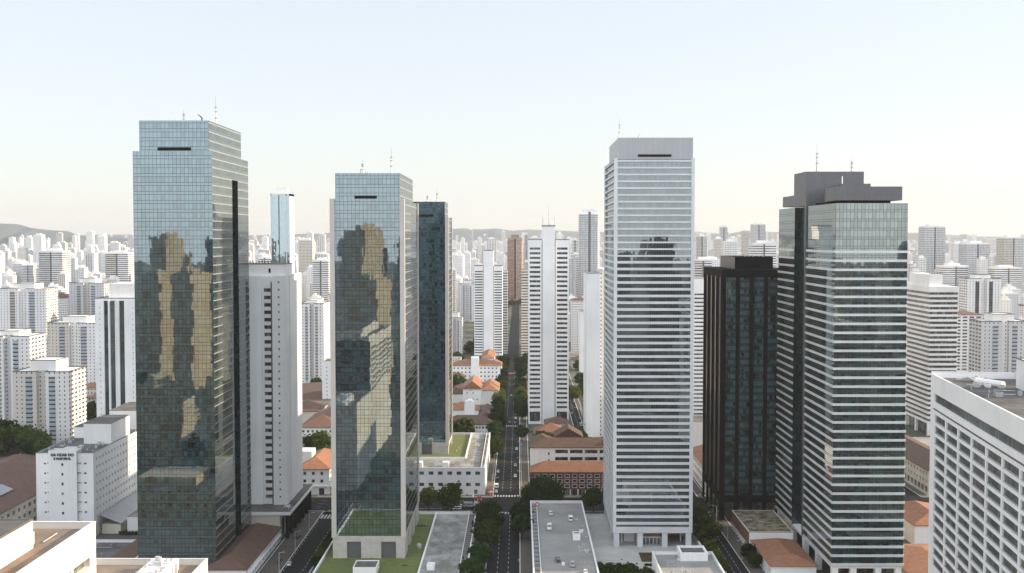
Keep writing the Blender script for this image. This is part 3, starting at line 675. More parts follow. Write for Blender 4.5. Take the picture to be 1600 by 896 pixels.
# ------------------------------------------------------------------ podium with lawn and stained deck (left of the avenue)
def podium(name, label, x0, x1, y0, y1, z, ph, wall='white', ops=None, deckmat='deck'):
    r = building(name, label, 'podium', x0, x1, y0, y1, 0, z, wall, ops or {}, .3, 'win', 'flat', deckmat, ph, 'copwhite'); return r
P2 = podium('garden_podium', 'low white walled podium with lawn and stained concrete deck under the lawn tower', -83, -21, 400, 562, 5, 1.2, deckmat='deckstain')
lw = MB(); lw.box(-82.4, -41, 400.6, 561.4, 4.9, 5.12); lo = lw.build('lawn', 'lawn'); lo['kind'] = 'structure'
box_part(P2, 'dividing_wall', 'white', -40.9, -40.3, 400.6, 561.4, 5, 6.3)
box_part(P2, 'inner_rail', 'copwhite', -24.6, -24.3, 400.6, 561, 5, 5.9)
mb = MB()
y = 402
while y < 560: mb.box(-24.2 + 52, -21.6 + 52, y - 481, y + 2.2 - 481, 5.02, 5.3); y += 3.4
mb.build('grating', 'coping', P2)
P2b = thing('office_podium', 'low white office block with deep square windows and roof deck beside the crossing', 'office block', (-50, 681, 0)); occupy(-83, -18.6, 626.5, 740, 1)
ops = {'front': [o for o in grid_open(64.4, 1.5, 14, 12, 2, 2.6, 1.9, 1.5) ] , 'right': grid_open(113.5, 4, 14, 2, 1, .9, .9, 40)}
ops['front'] = [(o[0], o[1], o[2] + 1.2, o[3] + 1.2) for o in ops['front']] + [(58.4, 60.2, .6, 3.0)]
P2b.location = (-50.8, 683.25, 0)
building('', '', '', -83, -18.6, 626.5, 740, 0, 14, 'white', {'front': [o for o in ops['front'] if o[2] > 4 or o[0] > 58], 'right': []}, .5, 'win', 'flat', 'deckstain', 1.1, 'copwhite', root=P2b, occ=False)
lw = MB(); lw.box(-82, xat(722, 650) + 1.5, 657, 739, 13.9, 14.16); lo = lw.build('lawn', 'lawn'); lo['kind'] = 'structure'
box_part(P2b, 'dividing_wall', 'white', -82, -31.0, 655.8, 656.4, 14, 15.3); box_part(P2b, 'dividing_wall', 'white', -31.0, -30.4, 655.8, 739.4, 14, 15.3)
box_part(P2b, 'inner_rail', 'coping', -22.2, -21.9, 628, 739, 14, 15.2); box_part(P2b, 'inner_rail', 'copwhite', -21, -20.7, 628, 739, 14, 15.2)
box_part(P2b, 'plant_box', 'white', -42.5, -39, 634, 638.5, 14, 16.6); box_part(P2b, 'plant_box', 'white', -56, -53.5, 631, 637, 14, 17)
mb = MB(); mb.box(-33 + 50.8, -31.6 + 50.8, 660 - 683.25, 663 - 683.25, 14.1, 14.8)

# boulders on the lawns
def boulder(x, y, z, s, label):
    mb = MB(); rr = random.Random(int(x * 7)); n, m = 8, 5
    rad = [[s * (.8 + .35 * rr.random()) for _ in range(n)] for _ in range(m + 1)]
    def pt(i, k):
        t = math.pi * i / m; p = 2 * math.pi * k / n; r_ = rad[i][k % n] if 0 < i < m else s
        return (r_ * .7 * math.sin(t) * math.cos(p), r_ * .6 * math.sin(t) * math.sin(p), s * .55 - r_ * .9 * math.cos(t))
    for i in range(m):
        for k in range(n): mb.quad(pt(i, k), pt(i, k + 1), pt(i + 1, k + 1), pt(i + 1, k))
    tag(mb.build('boulder', 'stone', None, (x, y, z), smooth=True), label, 'boulder', 'boulders on the lawn')
boulder(*at(570, 877, 5.2), 5.1, 1.4, 'left one of the two pale boulders by the glass tower garage doors')
boulder(*at(579, 877, 5.2), 5.1, 1.5, 'right one of the two pale boulders by the glass tower garage doors')
boulder(*at(653, 862, 5.2), 5.1, 1.7, 'pale rounded boulder alone on the lawn beside the deck wall')
def dirt(px, py, r, label):
    mb = MB(); x, y = at(px, py, 5.15); pts = [(r * (1 + .25 * random.random()) * math.cos(t), .6 * r * math.sin(t), 0) for t in [i * .524 for i in range(12)]]
    for i in range(12): mb.poly([pts[i], pts[(i + 1) % 12], (0, 0, .35)])
    tag(mb.build('soil_mound', 'soil', None, (x, y, 5.125)), label, 'soil mound')
dirt(656, 826, 3.2, 'low brown soil mound on lawn beside the tower side wall'); dirt(630, 889, 1.4, 'small bare soil patch on lawn in front of tower base')
# white hatch boxes
def hatch(x0, x1, y0, y1, z0, z1, name, label, lid='roofgrey', grp=None, lidn='lid'):
    r = thing(name, label, 'roof hatch', ((x0 + x1) / 2, (y0 + y1) / 2, z0), group=grp); a, b, h = (x1 - x0) / 2, (y1 - y0) / 2, z1 - z0
    mb = MB(); mb.ring(-a, a, -b, b, .35, 0, h); mb.build('housing', 'white', r)
    mb = MB(); mb.box(-a + .36, a - .36, -b + .36, b - .36, 0, h - .35); mb.build(lidn, lid, r); return r
x, y = at(568, 896, 5); hatch(x - 4, x + 5.5, y - 8, y + 2.5, 5, 8.2, 'stair_housing', 'white open topped stair housing on lawn at the bottom edge')
x, y = at(672, 894, 5.1); hatch(x - 1.6, x + 1.6, y - 3, y + 2, 5.1, 7.2, 'vent_box', 'small white box on the near end of stained deck', 'copwhite')

# ------------------------------------------------------------------ right parking deck
P3 = podium('parking_deck', 'flat roof parking deck with white parapet right of the avenue', 5.7, 31.5, 400, 573, 8, 1.2)
box_part(P3, 'inner_rail', 'copwhite', 8.6, 8.9, 400.6, 568, 8, 9.1)
mb = MB(); y = 403
while y < 566: mb.box(6.3 - 18.6, 8.5 - 18.6, y - 486.5, y + 2.6 - 486.5, 8.03, 8.25); y += 6.5
mb.build('grating', 'coping', P3)
mb = MB()
for (a, b, c, d_) in ((20.2, 20.32, 401, 571), (9, 31, 515, 515.12), (9, 31, 470, 470.12)): mb.box(a - 18.6, b - 18.6, c - 486.5, d_ - 486.5, 8.02, 8.035)
mb.build('deck_joint', 'coping', P3)
mb = MB(); mb.box(-14, -13.4, 0, .6, 0, 0)
# pipes and rails on the deck
def pipework(px, py, z, s, label, name='pipework'):
    x, y = at(px, py, z); r = MB()
    r.tube((-s, 0, .6), (s, 0, .6), .12); r.tube((-s, 0, 0), (-s, 0, 1.4), .12); r.tube((s, 0, 0), (s, 0, 1.6), .12); r.tube((s, 0, 1.2), (s * 1.4, .8, .5), .15); r.tube((0, .3, 0), (0, .3, .9), .1)
    tag(r.build(name, 'equip', None, (x, y, z)), label, 'pipework', 'pipe fittings on flat roofs')
pipework(915, 868, 8, 2.2, 'cluster of pipes by right parapet of the parking deck'); pipework(841, 860, 8, 1.2, 'thin upright pipe beside the left rail of parking deck')
pipework(908, 862, 8, 1.0, 'short bent pipe left of the pipe cluster on parking deck')

# ------------------------------------------------------------------ tower 3 (white banded)
T3 = thing('banded_tower', 'tall white tower with horizontal white bands and glass strips, raised on square columns', 'tower', (60.9, 550, 0)); occupy(42.8, 79, 520, 580, 2)
a, b = 18.1, 30; zb = 7.4; zs = 176.4
mb = MB(); mb.ring(-a + .8, a - .8, -b + .8, b - .8, .3, zb, zs); mb.build('curtain_wall', 'glassT3', T3)
mb = MB(); mb.box(-a + 1.2, a - 1.2, -b + 1.2, b - 1.2, zb, zs - .5); mb.build('core', 'roofgrey', T3)
k = 0; z = zb
nb = 55; pitch = (zs - 1.2 - zb) / nb
for i in range(nb + 1):
    z = zb + i * pitch; h = 1.12 if i else 1.9
    if i > 40: h = .75
    mb = MB(); mb.ring(-a + .12, a - .12, -b + .12, b - .12, .66, z, z + h); mb.build('spandrel_band', 'metalwhite', T3)
for sx in (-1, 1):
    for sy in (-1, 1):
        m = MB(); m.box(min(sx * a, sx * (a - 1.5)), max(sx * a, sx * (a - 1.5)), min(sy * b, sy * (b - 1.5)), max(sy * b, sy * (b - 1.5)), zb - .3, zs + .4); m.build('corner_pilaster', 'metalwhite', T3)
m = MB(); m.box(-a + .02, a - .02, -b + .02, b - .02, zb - .8, zb - .02); m.build('soffit', 'metalwhite', T3)
m = MB()
cx0, cx1 = -16.2, 17.2
panel = []
m.box(cx0, cx1, -b + .3, b - 7, zs, 186); m.build('crown', 'crowngrey', T3)
for i in range(13):
    x = cx0 + (cx1 - cx0) * i / 12
    m = MB() if i == 0 else m
    m.box(x - .06, x + .06, -b + .22, -b + .3, zs + .1, 186)
m.build('panel_joint', 'equip', T3)
m = MB(); m.box(-a + .2, a - .2, -b + .2, b - .2, zs - .3, zs + .05); m.build('roof', 'deck', T3)
m = MB(); m.box(xat(996, 520) - 60.9, xat(1048, 520) - 60.9, -b + .12, -b + .5, 177.4, 178.5); m.build('vent_slot', 'black', T3)
for x in (-16.4, -5.6, 5.6, 16.4):
    for y in (-28.4, -9, 10, 28.4):
        if abs(x) < 10 and abs(y) < 20: continue
        m = MB(); m.box(x - 1.25, x + 1.25, y - 1.25, y + 1.25, 0.2, zb - .75); m.build('column', 'metalwhite', T3)
m = MB(); m.box(-4.2, 4.4, -24, 8, .2, 3.0); m.build('lobby', 'winteal', T3)
m = MB()
for i in range(6): m.box(-4.3 + i * 1.72, -4.05 + i * 1.72, -24.2, -24, .2, 3.1)
m.box(-4.4, 4.5, -24.25, 8.2, 3.02, 3.5); m.build('lobby_frame', 'white', T3)
m = MB(); m.box(-3.9, 4.2, -22, -21.6, 3.6, 6.5); m.build('timber_panel', 'wood', T3)
m = MB(); m.box(-13.5, -13, -22, -21.5, .2, 5); m.box(-6.8, -6.3, -22, -21.5, .2, 5); m.box(-13.5, -6.3, -22, -21.5, 5, 5.5); m.box(-12.2, -7.2, -20, -19.7, .2, 4.8, 0); m.build('entrance_frame', 'white', T3)
m = MB(); m.box(-12.4, -7, -19.5, -5, .2, 4.6); m.build('entrance_glass', 'winblack', T3)
m = MB(); m.box(7.2, 14.4, -8, -7.5, .2, 5.4); m.box(7.2, 7.8, -20, -8, 4.2, 4.8); m.box(13.8, 14.4, -20, -19.4, .2, 4.8); m.box(7.2, 14.4, -20, -19.4, 4.2, 4.8); m.build('canopy_frame', 'white', T3)
antenna(T3, xat(967, 530), 530, 186, 10, .2)
m = MB(); xx = xat(997, 525) - 60.9; m.tube((xx, -25, 186), (xx, -25, 187.2), .3); m.tube((xx, -25, 187.2), (xx + .5, -25, 188), .15); m.build('roof_vent', 'steel', T3)
mb = MB(); mb.box(31.8, 82.4, 400, 582.8, -.3, .2); setting('plaza', mb, 'plaza')
mb = MB()
for xx in (36, 41.5, 82): pass
mb.box(33, 54.5, 497.5, 497.7, .2, .215); mb.box(33, 82, 583 - 60, 583 - 59.8, .2, .215); mb.box(44, 44.15, 470, 497, .2, .215); setting('plaza_joints', mb, 'coping')
w3 = MB(); w3.box(82.0, 82.6, 400, 582, 0.2, 2.2); tag(w3.build('parapet_wall', 'white'), 'long low white wall between plaza and right street', 'wall')
x, y = at(1000, 869, .2); mb = MB(); mb.box(53.5, 70, y - 14, y + .5, .2, .34); setting('planting_bed', mb, 'soil')
# foreground low block
FB = building('service_block', 'low white block with parapet and open roof box at the foot of banded tower', 'service block', 55.5, 80.5, 425, 476, 0, 9, 'white', {}, roofmat='deck', par=1.2, coping='copwhite')
L = FB.location; mb = MB(); mb.ring(66 - L.x, 77.2 - L.x, 466 - L.y, 477.5 - L.y, .8, 9, 12.4); mb.build('roof_box', 'white', FB)
mb = MB(); mb.box(66.8 - L.x, 76.4 - L.x, 466.8 - L.y, 476.7 - L.y, 9, 11.6); mb.build('roof_box_floor', 'roofgrey', FB)
pipework(1051, 886, 9, 1.3, 'white pipe bend on the service block roof')

# ------------------------------------------------------------------ tower 4 (dark crown)
x0, x1, y0, y1 = 126, 154.7, 460, 560
T4 = thing('dark_crowned_tower', 'big glass tower with grey metal crown, white floor bands and dark vertical slot', 'tower', (140, 510, 0)); occupy(x0, x1, y0, y1, 2)
P = rel(T4, [(x0, y0), (x1, y0), (x1, y1), (x0, y1), (x0, 528), (x0 + 4, 528), (x0 + 4, 507), (x0, 507)])
zt = 154.8; zb = 9
mb = MB()
mb.wall(*P[0], *P[1], zb, zt, 0, 0); mb.wall(*P[1], *P[2], zb, zt, 0, 0); mb.wall(*P[2], *P[3], zb, zt, 0, 0); mb.wall(*P[3], *P[4], zb, zt, 0, 0)
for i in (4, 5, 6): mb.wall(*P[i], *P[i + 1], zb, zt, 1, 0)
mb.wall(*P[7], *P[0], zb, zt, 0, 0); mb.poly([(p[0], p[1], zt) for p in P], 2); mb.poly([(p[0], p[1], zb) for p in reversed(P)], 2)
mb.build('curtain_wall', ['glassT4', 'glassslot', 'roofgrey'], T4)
z = zb + 0; i = 0
def bandseg(mb, pts, z, h, o=.35, t=.5):
    for a_, b_ in zip(pts[:-1], pts[1:]):
        dx, dy = b_[0] - a_[0], b_[1] - a_[1]; L_ = math.hypot(dx, dy); ux, uy = dx / L_, dy / L_; nx, ny = uy, -ux
        p = [(a_[0] - ux * 0, a_[1]), b_, (b_[0] + nx * o + ux * 0, b_[1] + ny * o), (a_[0] + nx * o, a_[1] + ny * o)]
        q = [p[3], p[2], p[1], p[0]]
        mb.prism([(q[0][0] - ux * o, q[0][1] - uy * o), (q[1][0] + ux * o, q[1][1] + uy * o), p[1], p[0]], z, z + h)
while z < 137.8:
    mb = MB(); bandseg(mb, [P[7], P[0]], z, .95); bandseg(mb, [P[0], P[1]], z + .002, .946); bandseg(mb, [P[1], P[2]], z, .95); bandseg(mb, [P[3], P[4]], z, .95)
    mb.build('floor_band', 'metalwhite', T4); z += 3.6
mb = MB(); mb.box(x0 + .3 - 140, x1 - .3 - 140, -49.7, 49.7, zb - 1.2, zb - .01); mb.build('base_beam', 'white', T4)
for y in (461.5, 486, 508, 530, 558): box_part(T4, 'column', 'white', x0 + .3, x0 + 2.8, y - 1.2, y + 1.2, 0, zb - 1.2)
for x in (135, 145, 153): box_part(T4, 'column', 'white', x - 1.2, x + 1.2, 460.4, 462.8, 0, zb - 1.2)
box_part(T4, 'lobby', 'winblack', x0 + 6, x1 - 4, y0 + 8, y1 - 8, 0, zb - 1.2)
def clad(poly, z0, z1, name, mat='darkmetal', step=2.1):
    mb = MB(); pr = rel(T4, poly); mb.prism(pr, z0, z1)
    for i in range(len(pr)):
        a_ = Vector(pr[i]); b_ = Vector(pr[(i + 1) % len(pr)]); L_ = (b_ - a_).length
        if L_ < 4: continue
        n = max(1, round(L_ / step)); u = (b_ - a_) / L_; nn = Vector((u.y, -u.x))
        for k in range(1, n):
            p = a_ + u * (L_ * k / n)
            mb.box(p.x - .05 + nn.x * .0, p.x + .05, p.y - .05, p.y + .05, z0 + .1, z1 - .1) if False else mb.prism([tuple(p - u * .05 + nn * .05), tuple(p + u * .05 + nn * .05), tuple(p + u * .05), tuple(p - u * .05)], z0, z1)
    return mb.build(name, mat, T4)
# front crown slab, rounded at its rear left
cl = [(x0 + .9, 462.0), (153, 462.0), (153, 500), (134, 500)]
arc = [(x0 + 6.5, 499), (x0 + 4.8, 495), (x0 + 3.2, 489), (x0 + 1.9, 481), (x0 + 1.1, 472)]
clad(cl + arc, 156.0, 161.5, 'crown_front')
mb = MB(); mb.box(x0 + 4 - 140, 149 - 140, 464 - 510, 515 - 510, zt, 156.0); mb.build('crown_recess', 'black', T4)
clad([(x0 + 6, 474), (144, 474), (144, 500.5), (x0 + 9, 500.5)], 161.5, 163.2, 'crown_step')
clad([(x0 - .5, 507), (151, 507), (151, 528), (x0 - .5, 528)], 155, 170, 'lift_tower')
clad([(x0 + .6, 530), (x0 + 18, 530), (x0 + 18, 555), (x0 + .6, 555)], 155.6, 160.5, 'crown_rear')
mb = MB(); mb.box(x0 - .6 - 140, x0 + 1.0 - 140, 505.8 - 510, 507.4 - 510, zb, 160); mb.build('slot_fin', 'darkmetal', T4)
antenna(T4, xat(1274, 515), 515, 170, 13, .25); antenna(T4, xat(1328, 515), 515, 170, 7, .25)
mb = MB(); mb.tube((134 - 140, 480 - 510, 163.2), (134 - 140, 480 - 510, 166.5), .2); mb.build('roof_vent', 'white', T4)

# ------------------------------------------------------------------ tower 5 (black)
T5 = thing('black_tower', 'black framed dark glass tower on tall thin pillars beside the dark crowned tower', 'tower', (118, 597, 0)); occupy(101, 135, 569, 625, 1)
mb = MB(); mb.wall(-17.2, -27.6, 17, -27.6, 11, 125, 0, 0); mb.wall(17, -27.6, 17, 27.8, 11, 125, 0); mb.wall(17, 27.8, -17.2, 27.8, 11, 125, 0); mb.wall(-17.2, 27.8, -17.2, -27.6, 11, 125, 1)
mb.poly([(-17.2, -27.6, 124.8), (17, -27.6, 124.8), (17, 27.8, 124.8), (-17.2, 27.8, 124.8)], 2); mb.poly([(-17.2, 27.8, 11), (17, 27.8, 11), (17, -27.6, 11), (-17.2, -27.6, 11)], 2)
M['glassT5s'] = curtain('bronze_side_glass', 1.3, 3.5, .6, (.03, .028, .027), (.02, .019, .019), (.010, .010, .010), .06, (.36, .32, .30), dark=.4)
mb.build('curtain_wall', ['glassT5', 'glassT5s', 'roofgrey'], T5)
mb = MB(); mb.box(-17.8, 17.6, -28.2, 28.2, 121.5, 125.4); mb.build('top_beam', 'black', T5)
mb = MB(); mb.box(-17.8, 17.6, -28.2, 28.2, 9.6, 13); mb.build('base_beam', 'black', T5)
for i in range(5):
    x = -17.7 + i * 6.9
    mb = MB(); mb.box(x, x + 1.9, -28.4, -27, 0, 121.5); mb.build('pillar', 'black', T5)
for i in range(5):
    y = -26.8 + i * 13
    mb = MB(); mb.box(-18, -17, y, y + 1.9, 0, 121.5); mb.build('pillar', 'black', T5)
mb = MB(); mb.box(-10, 14, -18, 20, 0, 9.6); mb.build('lobby', 'winteal', T5)
mb = MB(); mb.wall(-10, -20, 9, -20, 125.4, 131.5, 0); mb.wall(9, -20, 9, 22, 125.4, 131.5, 0); mb.wall(9, 22, -10, 22, 125.4, 131.5, 0); mb.wall(-10, 22, -10, -20, 125.4, 131.5, 1); mb.poly([(-10, -20, 131.5), (9, -20, 131.5), (9, 22, 131.5), (-10, 22, 131.5)], 0)
mb.build('penthouse', ['black', 'bronze'], T5)
mb = MB()
for x in (-4, -2, 0, 3, 5): mb.tube((x, -15, 131.5), (x, -15, 132.2), .3)
mb.tube((-4, -15, 132), (5, -15, 132), .12); mb.build('roof_pipe', 'steel', T5)
# ------------------------------------------------------------------ hotel-like white block at the left
HB = thing('white_block', 'long white office block with rows of small square windows and black lettering', 'office block', (-213.5, 600, 0)); occupy(-228, -199, 536, 665, 1)
a, b = 13.5, 64; wz = 39.5
gr = grid_open(128, 7, 38.5, 30, 8, 1.5, 1.5, 2.5)
building('', '', '', -227, -200, 536, 664, 0, wz, 'white', {'right': sorted(gr, key=lambda o: o[0] + (38 - o[2]) * 1.5), 'front': [(3.8, 4.7, z, z + .8) for z in (34.6, 30, 25.4, 20.8, 16.2, 11.6, 7)] + [(22.6, 23.7, z, z + .9) for z in (34.6, 30, 25.4, 20.8, 16.2, 11.6, 7)]}, .45, 'win', 'flat', 'roofgrey', .5, 'coping', root=HB, occ=False)
mb = MB(); fr = ((-7, -b - 1.6), (1, 0), 13.2); ops = [(6.0, 7.0, z, z + 1.3) for z in (34.2, 29.6, 25, 20.4, 15.8, 11.2, 6.6)]
wall_face(mb, fr, 0, 41.4, ops, .4); mb.wall(6.2, -b - 1.6, 6.2, -b + 5, 0, 41.4); mb.wall(-7, -b + 5, -7, -b - 1.6, 0, 41.4); mb.wall(6.2, -b + 5, -7, -b + 5, 39, 41.4)
mb.poly([(-7, -b - 1.6, 41.4), (6.2, -b - 1.6, 41.4), (6.2, -b - 1.0, 41.4), (-7, -b - 1.0, 41.4)]); mb.build('stair_core', 'white', HB)
for o in ops: m = MB(); window_box(m, fr, o, .4); m.build('window', 'win', HB)
for sx in (-7.5, 6.7):
    m = MB()
    for z in (35.2, 30.6, 26, 21.4, 16.8, 12.2, 7.6): m.box(sx - .6, sx + 1.1, -b - .5, -b - .02, z, z + .25)
    m.build('ledge', 'coping', HB)
def text(body, size, loc, root, name='lettering', mat='black', ext=.12):
    cu = bpy.data.curves.new(name, 'FONT'); cu.body = body; cu.size = size; cu.extrude = ext; cu.align_x = 'CENTER'; cu.offset = .05
    o = bpy.data.objects.new('tmp', cu); COL.objects.link(o)
    dg = bpy.context.evaluated_depsgraph_get(); me = bpy.data.meshes.new_from_object(o.evaluated_get(dg)); me.name = name
    bpy.data.objects.remove(o); me.materials.clear(); me.materials.append(M[mat])
    x = bpy.data.objects.new(name, me); COL.objects.link(x); x.parent = root; x.location = loc; x.rotation_euler = (R(90), 0, 0); return x
text('GA HZAR DO', 1.75, (-.4, -b - 1.75, 38.9), HB); text('E HOSTERAL', 1.45, (-.4, -b - 1.75, 37.2), HB)
def pw(root, x0, x1, y0, y1, z0, z1, mat='white', roofm='roofgrey'): return penthouse(root, x0, x1, y0, y1, z0, z1, mat, 'penthouse', roofm)
p = pw(HB, xat(125, 563), -200.4 - .6, 563, 590, wz, 49.5)
pw(HB, -226, -215.5, 580, 600, wz, 45); pw(HB, -217, -201.2, 606, 636, wz, 49.5)
m = MB(); m.box(-3.5, 2.6, -b + 6, -b + 12, 39.6, 41); m.build('skylight', 'equip', HB); m = MB(); m.tube((1.5, -b + 17, 39.5), (1.5, -b + 17, 40.6), 1.3, 1.1, 10); m.build('roof_fan', 'equip', HB)
# annexes right of it
sh = thing('shed', 'lean-to shed with grey corrugated roof against the white lettered block', 'shed', (-194, 570, 0)); occupy(-200, -188, 540, 600)
mb = MB(); A, B, C, D = (-5.4, -28, 9.2), (-5.4, 26, 9.2), (4.6, 26, 5.2), (4.6, -28, 5.2)
mb.quad(A, D, C, B); mb.quad((A[0], A[1], 9), (B[0], B[1], 9), (C[0], C[1], 5), (D[0], D[1], 5)); mb.quad(D, A, (A[0], A[1], 9), (D[0], D[1], 5)); mb.quad(C, D, (D[0], D[1], 5), (C[0], C[1], 5)); mb.quad(B, C, (C[0], C[1], 5), (B[0], B[1], 9))
mb.build('roof', 'corr', sh); mb = MB()
for i in range(27): y = -27.7 + i * 2; mb.quad((-5.3, y, 9.3), (4.5, y, 5.3), (4.5, y + .16, 5.3), (-5.3, y + .16, 9.3))
mb.build('roof_rib', 'equip', sh); mb = MB(); mb.prism([(-5, -27), (4, -27), (4, 25), (-5, 25)], 0, 4.6); mb.build('wall', 'cream', sh)
an = building('annex', 'low white annex with pale flat roof between lettered block and tallest tower', 'annex', -187.5, -160, 545, 600, 0, 7, 'white', {'front': [(9, 11, 0, 2.6)]}, roofmat='deck', par=.6, coping='coping')
gs = building('annex', 'low annex with grey and brown roof at the bottom, left of tallest tower', 'annex', -190, -160, 470, 505, 0, 6, 'white', {}, roofmat='roofgrey', par=1.1, coping='copwhite')
m = MB(); m.quad((2, -17, 6.1), (14.4, -17, 6.1), (14.4, 16, 7.9), (6, 16, 7.9)); m.build('tiled_slope', 'tileb', gs)
m = MB(); m.box(-9, -5, -7, -5.5, 6, 7.2); m.build('roof_duct', 'equip', gs)
# far left tiled long building
bl = building('arcade_house', 'beige three storey building with brown tiled hip roof at left edge', 'house', -300, -238, 486, 640, 0, 14.6, 'cream', {'right': grid_open(154, 1, 13.6, 26, 3, 3.2, 2.0, 1), 'front': grid_open(62, 1, 13.6, 10, 3, 3.0, 2.0, 1)}, .6, 'winblack', 'hip', 'tileb', rh=9)
m = MB(); m.quad((16, -20, 20.8), (22, -20, 18.3), (22, -6, 18.3), (16, -6, 20.8)); m.build('skylight', 'corr', bl)

# ------------------------------------------------------------------ near bottom left roofs
F1 = thing('near_block', 'sunlit cream block with roof terrace in the bottom left corner', 'apartment block', (-118, 195, 0)); occupy(-143, -93, 140, 250, 1)
building('', '', '', -143, -93, 140, 250, 0, 77.2, 'sandwhite', {'right': [(u, u + 9.2, z, z + 2.1) for z in [75.6 - 3.5 * k - 2.3 for k in range(1, 9)] for u in (2, 12.6, 23.2, 33.8, 44.4, 55, 65.6, 76.2, 86.8, 97.2)]}, 1.2, 'winteal', 'flat', 'roofbrown', 1.5, 'copwhite', root=F1, occ=False)
box_part(F1, 'unseen_dark_panel', 'fdark2', -142.6, -93.4, 250.02, 250.3, 0, 77)  # added dark panel so this unseen side mirrors darker in the glass
pw(F1, -142, xat(42, 234), 150, 234, 77.2, 83.0, 'sandwhite', 'roofgrey')
m = MB(); m.tube((13, 45, 77.2), (13, 45, 80), .12); m.tube((6.5, 45, 77.2), (6.5, 45, 80), .12); m.tube((6.5, 45, 80), (13, 45, 79.2), .12); m.tube((6.5, 45, 79), (13, 45, 79), .08); m.build('roof_frame', 'equip', F1)
m = MB(); m.box(14.5, 17.5, 38.5, 41, 77.6, 80.2); m.box(14.7, 17.3, 38.7, 40.8, 77.2, 77.6); m.build('air_unit', 'equip', F1)
F2 = building('near_block', 'lower cream roof with cluttered plant box at the bottom edge left', 'apartment block', -124, -90.3, 272, 330, 0, 46.2, 'sandwhite', {}, roofmat='roofbrown', par=1.8, coping='copwhite')
L = F2.location; m = MB(); m.box(-105 - L.x, -97.5 - L.x, 292 - L.y, 326 - L.y, 46.2, 49.2); pb = m.build('plant_box', 'white', F2)
m = MB()
rr = random.Random(5)
for i in range(26):
    x, y = rr.uniform(-104, -98.5) - L.x, rr.uniform(300, 325) - L.y; s = rr.uniform(.2, .7); m.box(x - s, x + s, y - s, y + s, 49.2, 49.2 + rr.uniform(.3, 1.3))
for i in range(6):
    y = rr.uniform(300, 325) - L.y; m.tube((-104.5 - L.x, y, 49.6), (-98 - L.x, y + rr.uniform(-3, 3), 49.6), .15)
m.build('roof_plant', 'equip', pb)
m = MB(); m.tube((-96.5 - L.x, 320 - L.y, 46), (-96.5 - L.x, 320 - L.y, 49.4), .5, .5, 8); m.build('vent_pipe', 'equip', F2)
# ------------------------------------------------------------------ near right building
A = Vector((129, 360)); Bv = Vector((113, 232)); dl = (Bv - A).length; ang = math.atan2(A.y - Bv.y, A.x - Bv.x) - R(90)
NB = thing('balcony_block', 'near white block with deep framed balconies cut by the right edge', 'apartment block', (0, 0, 0)); w_, d_ = 44, dl
u_ = (A - Bv).normalized(); n_ = Vector((u_.y, -u_.x)); c_ = (A + Bv) / 2 + n_ * (w_ / 2); NB.location = (c_.x, c_.y, 0); NB.rotation_euler = (0, 0, ang)
occupy(110, 180, 230, 362)
ops = []
ztop = 97.3
bays = []
u = 5.6
while u + 12 < dl: bays.append((u, u + 13.2)); u += 14.4
for k in range(14):
    for (b0, b1) in bays:
        z = 86.6 - k * 3.42 - 2.5; ops.append((b0, b1, z, z + 2.55))
top_strip = [(4.6, dl - 2, 90.3, 93.0)]
mb = MB(); fr = face_frame('left', w_, d_)
wall_face(mb, fr, 0, ztop + 1.4, ops + top_strip, .5)
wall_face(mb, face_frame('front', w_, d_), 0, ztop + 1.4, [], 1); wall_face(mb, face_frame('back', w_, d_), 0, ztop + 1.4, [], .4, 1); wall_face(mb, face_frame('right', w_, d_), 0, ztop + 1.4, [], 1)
a, b, t = w_ / 2, d_ / 2, .5
mb.wall(a - t, -b + t, -a + t, -b + t, ztop, ztop + 1.4); mb.wall(a - t, b - t, a - t, -b + t, ztop, ztop + 1.4); mb.wall(-a + t, b - t, a - t, b - t, ztop, ztop + 1.4); mb.wall(-a + t, -b + t, -a + t, b - t, ztop, ztop + 1.4)
for q in ((-a, a, -b, -b + t), (-a, a, b - t, b), (-a, -a + t, -b + t, b - t), (a - t, a, -b + t, b - t)): mb.poly([(q[0], q[2], ztop + 1.4), (q[1], q[2], ztop + 1.4), (q[1], q[3], ztop + 1.4), (q[0], q[3], ztop + 1.4)])
mb.build('wall', ['white', 'fdark2'], NB)  # unseen back face coloured darker to dim its reflection in the glass towers
for o in top_strip:
    m = MB(); window_box(m, fr, o, .5); m.build('window_strip', 'winnb', NB)
items = []
for o in ops:
    m = MB(); window_box(m, fr, o, .5); wn_ = m.build('window', 'winnb', NB)
    m = MB(); O, U, W = fr; y_a = O[1] - o[0] - .05; y_b = O[1] - o[1] + .05
    m.box(-a + .2, -a + .38, y_b, y_a, o[2] - .002, o[2] + .5); m.build('balcony_rail', 'crowngrey', wn_)
m = MB(); m.box(-a - .15, -a - .01, -b + 2, b - 4.4, 88.0, 88.45); m.build('ledge', 'darkmetal', NB)
m = MB(); m.box(-a + t, a - t, -b + t, b - t, ztop - .3, ztop); m.build('roof', 'roofgrey', NB)
m = MB(); m.box(-a + .05, a - .05, b - .45, b - .05, ztop + 1.4, ztop + 2.0); m.build('coping', 'copwhite', NB)
m = MB(); m.box(-3, 14, b - 42, b - 22, ztop, ztop + 8.5); ph = m.build('penthouse', 'white', NB)
m = MB(); m.ring(-3.1, 14.1, b - 42.1, b - 21.9, .4, ztop + 8.5, ztop + 8.8); m.build('coping', 'coping', ph)
m = MB(); m.tube((-12, b - 14, ztop + .8), (-6.5, b - 22, ztop + .8), 1.0, 1.0, 10); m.build('roof_duct', 'copwhite', NB)
m = MB(); m.tube((-16, b - 7, ztop + .2), (-13, b - 9, ztop + 1.3), .3); m.tube((-13, b - 9, ztop + 1.3), (-11, b - 13, ztop + .2), .3); m.build('roof_pipe', 'equip', NB)
